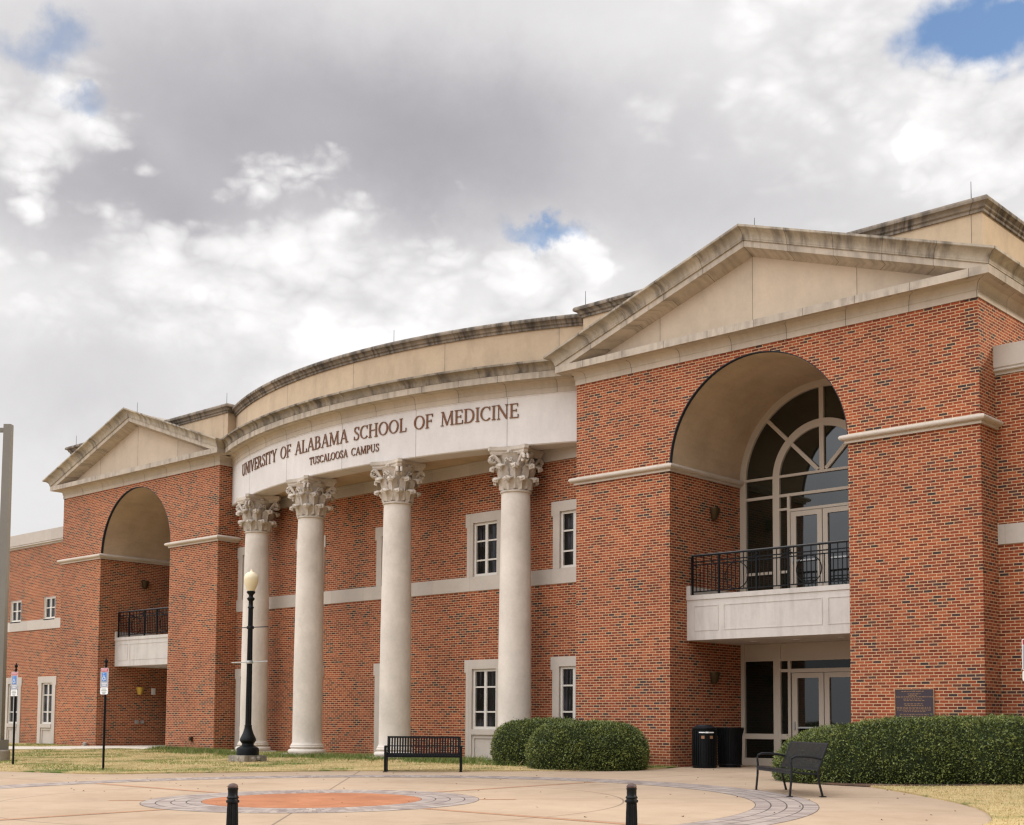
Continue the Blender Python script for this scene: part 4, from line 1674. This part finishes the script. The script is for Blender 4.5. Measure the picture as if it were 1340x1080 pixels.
# taller green weeds along the foot of the portico and the left pier
n = 26000
x = rng.uniform(-19.4, 1.0, n)
y = -1.55+rng.normal(0, .55, n)
y = np.where(x < -16.5, -.45+rng.normal(0, .28, n), y)
ok = (y < np.where(x < -16.5, -.03, .78)) & inpoly(x, y, lawnL)
x, y = x[ok], y[ok]
pn = patchy(x, y, .8, 11.)
ok = (pn > -.32) & (rng.random(len(x)) < .95)
x, y, pn = x[ok], y[ok], pn[ok]
tag(blades('weeds', x, y, rng.uniform(.05, .15, len(x))*(1+.9*np.clip(pn, -.3, .6)), .009, 'weed', rng.random(len(x)), lean=.5),
    'tufts of taller green weeds along the column bases', 'weeds', kind='stuff')
# mulch chips
n = 3000
x = rng.uniform(8.3, 17, n)
y = rng.uniform(-4.4, -.1, n)
ok = inpoly(x, y, mb_+[(17, 0), (8.4, 0)])
x, y = x[ok], y[ok]
tag(blades('mulch', x, y, rng.uniform(.01, .04, len(x)), .02, 'mulch', rng.random(len(x)), .05, 1.2), 'brown bark mulch under the long hedge', 'mulch', kind='stuff')


# dead leaves blown along the paving edge
n = 220
x = rng.uniform(-6, 15.5, n)
y = rng.uniform(-15, -.2, n)
ok = ~inpoly(x, y, lawnL) & ~inpoly(x, y, lawnR) & (rng.random(n) < .75)
x, y = x[ok], y[ok]
tag(blades('leaf_litter', x, y, rng.uniform(.008, .02, len(x)), .022, 'litter', rng.random(len(x)), .012, 1.6), 'scattered dead brown leaves on the pale plaza paving', 'leaf litter', kind='stuff')


# ------------------------------------------------------------------ clipped shrubs
def shrub(name, c, prof, nleaf, size, label, seed):
    """prof(theta, v) -> offset point on the shrub's skin; v 0 at the ground, 1 at the crown."""
    r_ = np.random.default_rng(seed)
    b = MB()
    nu, nv_ = 72, 22
    rows = []
    for j in range(nv_+1):
        v = j/nv_
        row = []
        for i in range(nu):
            a = 2*pi*i/nu
            p = Vector(prof(a, v))
            nz = noise.fractal(p*1.6+Vector((seed, 0, 0)), 1, 2, 3)
            k = .955+.035*nz
            row.append((c[0]+p.x*k, c[1]+p.y*k, c[2]+p.z*k))
        rows.append(row)
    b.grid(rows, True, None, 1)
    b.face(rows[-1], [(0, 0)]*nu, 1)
    # leaves: sample by area over the skin
    P, A = [], []
    for j in range(nv_):
        for i in range(nu):
            q = [Vector(rows[j][i]), Vector(rows[j][(i+1) % nu]), Vector(rows[j+1][(i+1) % nu]), Vector(rows[j+1][i])]
            P.append(q)
            A.append(((q[2]-q[0]).cross(q[3]-q[1])).length/2)
    A = np.array(A)
    idx = r_.choice(len(P), nleaf, p=A/A.sum())
    ss_, tt_ = r_.random(nleaf), r_.random(nleaf)
    for k in range(nleaf):
        q = P[idx[k]]
        s, t = ss_[k], tt_[k]
        p = (q[0]*(1-s)+q[1]*s)*(1-t)+(q[3]*(1-s)+q[2]*s)*t
        nrm = (q[1]-q[0]).cross(q[3]-q[0])
        if nrm.length < 1e-9:
            continue
        nrm.normalize()
        cl = noise.fractal(p*3.1+Vector((0, seed, 0)), 1, 2, 2)
        dep = r_.exponential(.03) if r_.random() < .6 else r_.uniform(-.02, .07)
        p = p+nrm*(.055+.035*cl-dep+(r_.uniform(0, .07) if r_.random() < .06 else 0))
        d = Vector(r_.normal(0, 1, 3))*.75+nrm*.9
        d.normalize()
        e = d.cross(Vector(r_.normal(0, 1, 3))).normalized()
        L = size*r_.uniform(.6, 1.5)*(1.25 if r_.random() < .1 else 1)
        Wd = L*.52
        m_ = p+d*L*.45+e.cross(d)*L*.08
        u = min(1, max(0, .42+.28*cl+r_.normal(0, .2)))
        i0 = len(b.v)
        b.v += [tuple(p-d*L*.1), tuple(m_+e*Wd*.5), tuple(p+d*L), tuple(m_-e*Wd*.5)]
        b.f.append((i0, i0+1, i0+2, i0+3))
        b.uv.append([(u, 0), (u, .5), (u, 1), (u, .5)])
        b.mi.append(0)
    o = b.build(name, ['leaf', 'shade_core'])
    tag(o, label, 'shrub')
    return o


def clipped(r, h, rho, v, a):
    """Clipped-hedge section: upright side, rounded shoulder of radius rho, nearly flat crown."""
    if v < .35:
        q = v/.35
        return r-.10*(1-q)**2, (h-rho)*q
    if v < .8:
        t = (v-.35)/.45*pi/2
        return r-rho*.95*(1-cos(t)), h-rho+rho*sin(t)
    q = (v-.8)/.2
    return (r-rho*.95)*(1-q)+.02*q, h+.05*q*(2-q)


def dome(rx, ry, rz, ang, sq=2.6, rho=.6):
    ca, sa = cos(ang), sin(ang)

    def f(a, v):
        k = (abs(cos(a)/rx)**sq+abs(sin(a)/ry)**sq)**(-1/sq)
        r, z = clipped(k, rz-.05, rho, v, a)
        x_, y_ = r*cos(a), r*sin(a)
        return (x_*ca-y_*sa, x_*sa+y_*ca, z)
    return f


shrub('shrub', (2.12, -2.10, -.03), dome(1.46, 1.12, 1.13, YAW, 2.7, .68), 30000, .038, 'rounded clipped green shrub in front, between curved portico and entrance', 3)
shrub('shrub', (.12, -1.35, -.02), dome(1.38, .98, 1.20, YAW*.8, 2.6, .68), 20000, .038, 'clipped green shrub partly hidden behind the nearer round one', 5)

HP = [(8.0, -1.9), (7.75, -2.7), (7.85, -3.35), (8.5, -3.95), (9.6, -4.3), (10.8, -3.95), (11.9, -2.95), (12.9, -2.2), (14.4, -1.6), (16.2, -1.2), (16.5, -.3), (15, .3), (12.5, .3), (11.3, -.35), (10, -.35), (9.0, -.6), (8.6, -1.1)]
HC = Vector((10.9, -1.75, 0))
hang = sorted([(atan2(y-HC.y, x-HC.x), sqrt((x-HC.x)**2+(y-HC.y)**2)) for x, y in HP])
ha = np.array([a for a, _ in hang])
hr = np.array([r for _, r in hang])
ha = np.r_[ha-2*pi, ha, ha+2*pi]
hr = np.r_[hr, hr, hr]


def hedge_prof(a, v):
    aa = (a+pi) % (2*pi)-pi
    r = sum(np.interp(aa+d, ha, hr) for d in (-.06, -.03, 0, .03, .06))/5
    h = 1.22-.26*min(1, max(0, (-r*cos(a)-.7)/2.3))
    r, z = clipped(r, h, .86, v, a)
    return (r*cos(a), r*sin(a), z)


shrub('hedge', (HC.x, HC.y, -.03), hedge_prof, 78000, .037, 'long low clipped green hedge in front of plaque and brick pier', 9)


# ------------------------------------------------------------------ benches
def slat_bench():
    """Black steel bench with upright slats, seen from the front."""
    o = empty('slat_bench', (0, 0, 0))
    L = 1.80
    for sg in (-1, 1):
        b = MB()
        xx = sg*(L/2-.03)
        b.box(xx-.03, xx+.03, -.27, -.20, 0, .60)
        b.box(xx-.03, xx+.03, .17, .23, 0, .44)
        b.box(xx-.03, xx+.03, -.20, .20, .56, .60)
        b.box(xx-.025, xx+.025, -.20, .17, .34, .38)
        b.box(xx-.05, xx+.05, -.29, -.18, 0, .012)
        b.box(xx-.05, xx+.05, .15, .25, 0, .012)
        b.build('leg_frame', 'black_paint', o)
    b = MB()
    n = 27
    x0, x1 = -L/2+.06, L/2-.06
    b.box(x0, x1, -.26, -.21, .335, .385)
    b.box(x0, x1, .15, .19, .345, .385)
    for i in range(n):
        u = x0+(x1-x0)*(i+.5)/n
        b.box(u-.019, u+.019, -.21, .15, .372, .382)
    b.build('seat', 'black_paint', o)
    b = MB()
    Mt = Matrix.Translation((0, .20, .38)) @ Matrix.Rotation(radians(-10), 4, 'X')
    b.box(x0-.02, x1+.02, -.02, .02, .40, .44, M=Mt)
    b.box(x0-.02, x1+.02, -.02, .02, .0, .04, M=Mt)
    b.box(x0-.02, x0+.01, -.02, .02, .04, .40, M=Mt)
    b.box(x1-.01, x1+.02, -.02, .02, .04, .40, M=Mt)
    b.box(x0, x1, .008, .016, .20, .225, M=Mt)
    for i in range(n):
        u = x0+(x1-x0)*(i+.5)/n
        b.box(u-.019, u+.019, -.008, .006, .04, .40, M=Mt)
    b.build('backrest', 'black_paint', o)
    return o


o = slat_bench()
pA, pB = Vector((-.26, -6.52)), Vector((.68, -4.98))
mid = (pA+pB)/2
dv = Vector((.715, .699))
o.location = (mid.x-.18, mid.y+.20, gz(0, mid.y)+.005)
o.rotation_euler = (0, 0, atan2(dv.y, dv.x))
tag(o, 'black slatted steel bench at the lawn edge facing the plaza', 'bench')


def mesh_bench():
    """Dark bench of perforated sheet on a bent tube frame with looped arms."""
    o = empty('mesh_bench')
    L = 1.96
    for sg in (-1, 1):
        b = MB()
        xx = sg*L/2
        r = .020
        b.tube([(xx, -.30, 0), (xx, -.275, .25), (xx, -.265, .44), (xx, -.275, .56), (xx, -.26, .625), (xx, -.20, .655), (xx, -.05, .655), (xx, .10, .64), (xx, .20, .62), (xx, .25, .61)], r, 8)
        b.tube([(xx, .25, 0), (xx, .20, .20), (xx, .17, .36), (xx, .18, .44), (xx, .25, .62), (xx, .32, .80), (xx, .34, .85)], r, 8)
        b.tube([(xx, -.268, .40), (xx, .0, .375), (xx, .17, .365)], .017, 8)
        b.box(xx-.05, xx+.05, -.34, -.26, 0, .010)
        b.box(xx-.05, xx+.05, .20, .30, 0, .010)
        b.build('arm_frame', 'steel_mesh', o, 40)
    # seat and back: perforated sheet, strips both ways with open holes
    def panel(name, pts):
        b = MB()
        nu = 98
        P = [Vector((0, y, z)) for y, z in pts]
        seg = []
        for a, c in zip(P, P[1:]):
            l = (c-a).length
            k = max(1, round(l/.021))
            for i in range(k):
                seg.append(a+(c-a)*i/k)
        seg.append(P[-1])
        th = .004
        # bars along the width
        for i, p in enumerate(seg):
            d = (seg[min(i+1, len(seg)-1)]-seg[max(i-1, 0)]).normalized()
            wd = .0075 if 0 < i < len(seg)-1 else .02
            a, c = p-d*wd, p+d*wd
            b.face([(-L/2, a.y, a.z), (L/2, a.y, a.z), (L/2, c.y, c.z), (-L/2, c.y, c.z)])
        # bars down the panel, a hair behind
        for i in range(nu+1):
            u = -L/2+L*i/nu
            wd = .006
            for a, c in zip(seg, seg[1:]):
                nx_ = (c-a).normalized()
                nn = Vector((0, -nx_.z, nx_.y))*.0015
                b.face([(u-wd, a.y-nn.y, a.z-nn.z), (u+wd, a.y-nn.y, a.z-nn.z), (u+wd, c.y-nn.y, c.z-nn.z), (u-wd, c.y-nn.y, c.z-nn.z)])
        return b.build(name, 'steel_mesh', o)
    panel('seat', [(-.29, .385), (-.28, .425), (-.25, .44), (.0, .415), (.15, .40)])
    panel('backrest', [(.16, .44), (.23, .62), (.30, .80), (.325, .85), (.35, .865)])
    return o


o = mesh_bench()
fl, fr_ = Vector((9.57, -6.35)), Vector((11.09, -7.72))
mid = (fl+fr_)/2
dv = fr_-fl
ang = atan2(dv.y, dv.x)
o.location = (mid.x-sin(ang)*.30-.055, mid.y+cos(ang)*.30-.05, gz(0, mid.y)+.004)
o.rotation_euler = (0, 0, ang)
tag(o, 'dark grey mesh metal bench with looped arms beside the long hedge', 'bench')


# ------------------------------------------------------------------ bins
def bin_a():
    t = empty('trash_bin', (3.83, .36, 0))
    b = MB()
    b.lathe([(.29, 0), (.30, .02), (.30, .05), (.275, .07), (.285, .5), (.285, .93), (.305, .95), (.305, .985), (.29, .99), (.2, .985)], n=36)
    b.build('liner', 'black_paint', t, 35)
    b = MB()
    for k in range(30):
        a = 2*pi*k/30
        M = Matrix.Rotation(a, 4, 'Z')
        b.box(-.017, .017, -.305, -.288, .07, .93, M=M)
    b.build('slats', 'black_paint', t)
    b = MB()
    b.lathe([(.29, .99), (.24, 1.02), (.20, 1.03), (.19, 1.05), (.10, 1.06), (.02, 1.06)], n=28)
    b.build('lid', 'steel_mesh', t, 35)
    b = MB()
    for a, wd, z0, z1 in ((-.35, .075, .86, .885), (.05, .04, .855, .89), (.42, .07, .86, .885)):
        M = Matrix.Rotation(YAW+a, 4, 'Z')
        b.box(-wd, wd, -.311, -.306, z0, z1, M=M)
    b.build('notice', 'sign_white', t)
    b = MB()
    for a in (-.28, .42):
        M = Matrix.Rotation(YAW+a, 4, 'Z')
        b.box(-.04, .04, -.311, -.306, .72, .79, M=M)
    b.build('sticker', 'orange_sticker', t)
    tag(t, 'black slatted litter bin with domed lid and small white notices', 'litter bin')


bin_a()
t = empty('trash_bin', (3.91, 1.36, 0))
b = MB()
b.lathe([(.27, 0), (.28, .03), (.27, .06), (.28, .1), (.285, .75), (.30, .86), (.34, .96), (.345, .99), (.30, .985), (.28, .8)], n=40)
b.build('liner', 'black_paint', t, 35)
b = MB()
for k in range(28):
    a = 2*pi*k/28
    M = Matrix.Rotation(a, 4, 'Z')
    b.tube([M @ Vector((0, -.285, .06)), M @ Vector((0, -.297, .5)), M @ Vector((0, -.30, .78)), M @ Vector((0, -.352, .97))], .012, 5)
b.tube([(.354*cos(a), .354*sin(a), .985) for a in np.linspace(0, 2*pi, 33)], .014, 6, caps=False)
b.tube([(.30*cos(a), .30*sin(a), .07) for a in np.linspace(0, 2*pi, 33)], .014, 6, caps=False)
b.build('slats', 'black_paint', t, 40)
tag(t, 'black flared litter bin without lid beside the glass entrance', 'litter bin')


# ------------------------------------------------------------------ bollards
def bollard():
    t = empty('bollard')
    b = MB()
    b.lathe([(.085, 0), (.085, .05), (.078, .07), (.07, .085), (.062, .10)], n=24)
    b.build('base', 'black_paint', t, 35)
    b = MB()
    pr = [(.060, .10), (.056, .3), (.050, .55), (.046, .645)]
    b.lathe(pr, n=64, flute=16, famp=.12)
    b.build('shaft', 'black_paint', t, 60)
    b = MB()
    b.lathe([(.046, .64), (.056, .645), (.059, .655), (.056, .666), (.048, .67), (.046, .68), (.053, .684), (.054, .692), (.047, .70), (.043, .71), (.0435, .755), (.047, .765), (.047, .775), (.042, .78)], n=28)
    b.build('collar', 'black_paint', t, 40)
    b = MB()
    b.lathe([(.042, .778)]+[(.046*cos(a), .785+.036*sin(a)) for a in np.linspace(0, pi/2*.95, 8)], n=28)
    b.build('cap', 'cap_brown', t, 50)
    return t


b0 = bollard()
D1 = 11.45


def at(x, y, dep):
    return CAM+(fw+r2*((x-670)/1696.83)+u2*((824.53-y)/1696.83))*dep


for i, (px, lab) in enumerate(((305, 'black fluted bollard standing in front of the orange plaza disc'), (826.5, 'black fluted bollard in front of the round shrubs'))):
    o = b0 if i == 0 else copy_tree(b0)
    p = at(px, 1025, D1)
    g = gz(p.x, p.y)
    o.location = (p.x, p.y, g)
    s = (p.z-g)/.821
    o.scale = (1, 1, s)
    tag(o, lab, 'bollard', 'black bollards along the near plaza edge')

# ------------------------------------------------------------------ street lamp
lp = empty('street_lamp', (-7.55, -5.02, gz(0, -5.02)))
tag(lp, 'black post lamp with acorn globe and banner arms before the portico', 'street lamp')
b = MB()
b.box(-.37, .37, -.37, .37, -.1, .20)
for k in range(26):
    a = random.uniform(0, 2*pi)
    b.lathe([(.07, 0), (.08, .05), (.05, .10)], (.37*cos(a), .37*sin(a), random.uniform(0, .1)), 6)
b.build('footing', 'foot_concrete', lp)
b = MB()
b.lathe([(.31, .20), (.31, .36), (.295, .40), (.24, .43), (.17, .47), (.165, .52), (.20, .56), (.225, .60), (.225, .64), (.20, .70), (.15, .80), (.115, .90), (.10, .98), (.105, 1.0), (.105, 1.02), (.085, 1.03)], n=16)
b.build('base', 'black_paint', lp, 25)
b = MB()
b.lathe([(.085, 1.03), (.078, 2.5), (.066, 4.25)], n=48, flute=12, famp=.14)
b.lathe([(.066, 4.25), (.085, 4.26), (.085, 4.29), (.065, 4.31), (.06, 4.45), (.10, 4.50), (.11, 4.53), (.065, 4.57), (.06, 4.62), (.115, 4.68), (.12, 4.72), (.09, 4.74)], n=24)
b.build('post', 'black_paint', lp, 50)
b = MB()
b.lathe([(.10, 4.735)]+[(.10+.10*sin(q*pi/2), 4.74+.34*q) for q in np.linspace(.05, 1, 8)]+[(.197, 5.12), (.165, 5.20), (.10, 5.255), (.045, 5.275), (.03, 5.30), (.025, 5.32), (.012, 5.35)], n=28)
b.build('globe', 'lamp_globe', lp, 50)
for z in (3.72, 2.76):
    b = MB()
    dr = Vector((rt.x, rt.y, .0))
    c0 = Vector((0, 0, z))
    b.tube([c0-dr*.50+Vector((0, 0, -.02)), c0+dr*.50+Vector((0, 0, .03))], .014, 6)
    b.lathe([(.095, -.04), (.10, -.03), (.10, .03), (.095, .04)], (0, 0, z), 16)
    b.build('banner_arm', 'galv' if z < 3 else 'steel_mesh', lp, 40)

# tall grey light pole at the frame's left edge
gp = empty('light_pole', (-13.44, -9.29, gz(0, -9.29)))
tag(gp, 'tall plain grey square light pole at the left end of the lawn', 'light pole')
b = MB()
b.lathe([(.34, -.2), (.34, .30), (.31, .34)], n=20)
b.build('footing', 'foot_concrete', gp, 30)
b = MB()
b.box(-.22, .22, -.22, .22, .34, .62)
b.build('base_cover', 'pole_grey', gp)
b = MB()
Mz = Matrix.Rotation(YAW, 4, 'Z')
rows = []
for z, r_ in ((.40, .135), (4.5, .120), (9.62, .105)):
    rows.append([Mz @ Vector((sx*r_, sy*r_, z)) for sx, sy in ((-1, -1), (1, -1), (1, 1), (-1, 1))])
for j in range(2):
    b.grid([rows[j], rows[j+1]], True)
b.face(rows[-1])
b.build('post', 'pole_grey', gp)
b = MB()
b.box(-1.3, -.11, -.05, .05, 9.40, 9.52, M=Mz)
b.box(-2.0, -1.3, -.18, .18, 9.38, 9.54, M=Mz)
b.build('lamp_head', 'pole_grey', gp)


# ------------------------------------------------------------------ accessible-parking signs
def park_sign(hs=1.):
    t = empty('parking_sign')
    b = MB()
    b.lathe([(.028, -.1), (.028, 2.50), (.035, 2.505), (.035, 2.53), (.02, 2.55), (.02, 2.565), (.045, 2.60), (.045, 2.63), (.02, 2.66), (.012, 2.70)], n=14)
    b.build('post', 'iron', t, 40)

    def rounded(mb, x0, x1, z0, z1, r, y0, y1):
        pts = []
        for cx_, cz_, a0 in ((x1-r, z1-r, 0), (x0+r, z1-r, 90), (x0+r, z0+r, 180), (x1-r, z0+r, 270)):
            for a in np.linspace(a0, a0+90, 5):
                pts.append((cx_+r*cos(radians(a)), cz_+r*sin(radians(a))))
        fr = [(x, y0, z) for x, z in pts]
        bk = [(x, y1, z) for x, z in pts]
        mb.face(fr[::-1])
        mb.face(bk)
        mb.grid([fr, bk], True)
    yb = -.034
    b = MB()
    rounded(b, -.152, .152, 1.985, 2.455, .02, yb-.004, yb)
    o = b.build('panel', 'sign_white', t)
    b = MB()
    rounded(b, -.142, .142, 1.995, 2.36, .012, yb-.006, yb-.0045)
    b.build('panel_field', 'sign_face', o)
    b = MB()
    rounded(b, -.142, .142, 2.365, 2.445, .012, yb-.006, yb-.0045)
    b.build('header', 'sign_red', o)
    b = MB()
    for i in range(8):
        x0 = -.115+.029*i
        b.box(x0, x0+.007, yb-.0075, yb-.0065, 2.388, 2.424)
        b.box(x0+.008, x0+.019, yb-.0075, yb-.0065, 2.416, 2.424)
        if i % 2:
            b.box(x0+.008, x0+.019, yb-.0075, yb-.0065, 2.388, 2.396)
    for z, hw in ((2.085, .10), (2.04, .075)):
        x0 = -hw
        while x0 < hw:
            b.box(x0, x0+.014, yb-.0075, yb-.0065, z-.014, z+.014)
            x0 += .022
    b.build('lettering', 'sign_white', o)
    # wheelchair symbol on a pale disc
    b = MB()
    rounded(b, -.085, .085, 2.135, 2.345, .02, yb-.0078, yb-.0068)
    b.build('symbol_field', 'sign_blue', o)
    b = MB()
    y = yb-.010
    b.tube([(-.01+.046*cos(a), y, 2.205+.046*sin(a)) for a in np.linspace(radians(130), radians(385), 18)], .0085, 5)
    b.tube([(-.016, y, 2.29), (-.012, y, 2.225), (.028, y, 2.222), (.05, y, 2.165), (.066, y, 2.172)], .0095, 5)
    b.tube([(-.014, y, 2.258), (.022, y, 2.256)], .008, 5)
    b.lathe([(.001, -.014), (.0145, 0), (.001, .014)], (-.017, y, 2.317), 10)
    b.build('symbol', 'sign_white', o)
    b = MB()
    rounded(b, -.152, .152, 1.815, 1.98, .035, yb-.004, yb)
    o2 = b.build('lower_panel', 'sign_white', t)
    b = MB()
    for z, hw in ((1.945, .09), (1.91, .11), (1.87, .085), (1.84, .06)):
        x0 = -hw
        while x0 < hw:
            b.box(x0, x0+.010, yb-.0062, yb-.0045, z-.010, z+.010)
            x0 += .020
    b.build('lower_lettering', 'sign_ink', o2)
    return t


s0 = park_sign()
FA = radians(5)
for i, (x, y, rz, sc, lab) in enumerate((
        (-6.10, -10.22, FA, .985, 'blue and red accessible parking sign on black post before the left arch'),
        (-10.66, -10.20, FA, .985, 'blue and red accessible parking sign beside the grey light pole'),
        (0, 0, radians(30), 1, 'accessible parking sign at the right wing wall, cut by the frame edge'))):
    o = s0 if i == 0 else copy_tree(s0)
    if i == 2:
        p = at(1352, 905, 19.5)
        x, y = p.x, p.y
    o.location = (x, y, gz(x, y)+.03)
    o.rotation_euler = (0, 0, rz)
    o.scale = (1, 1, sc)
    tag(o, lab, 'parking sign', 'accessible parking signs')
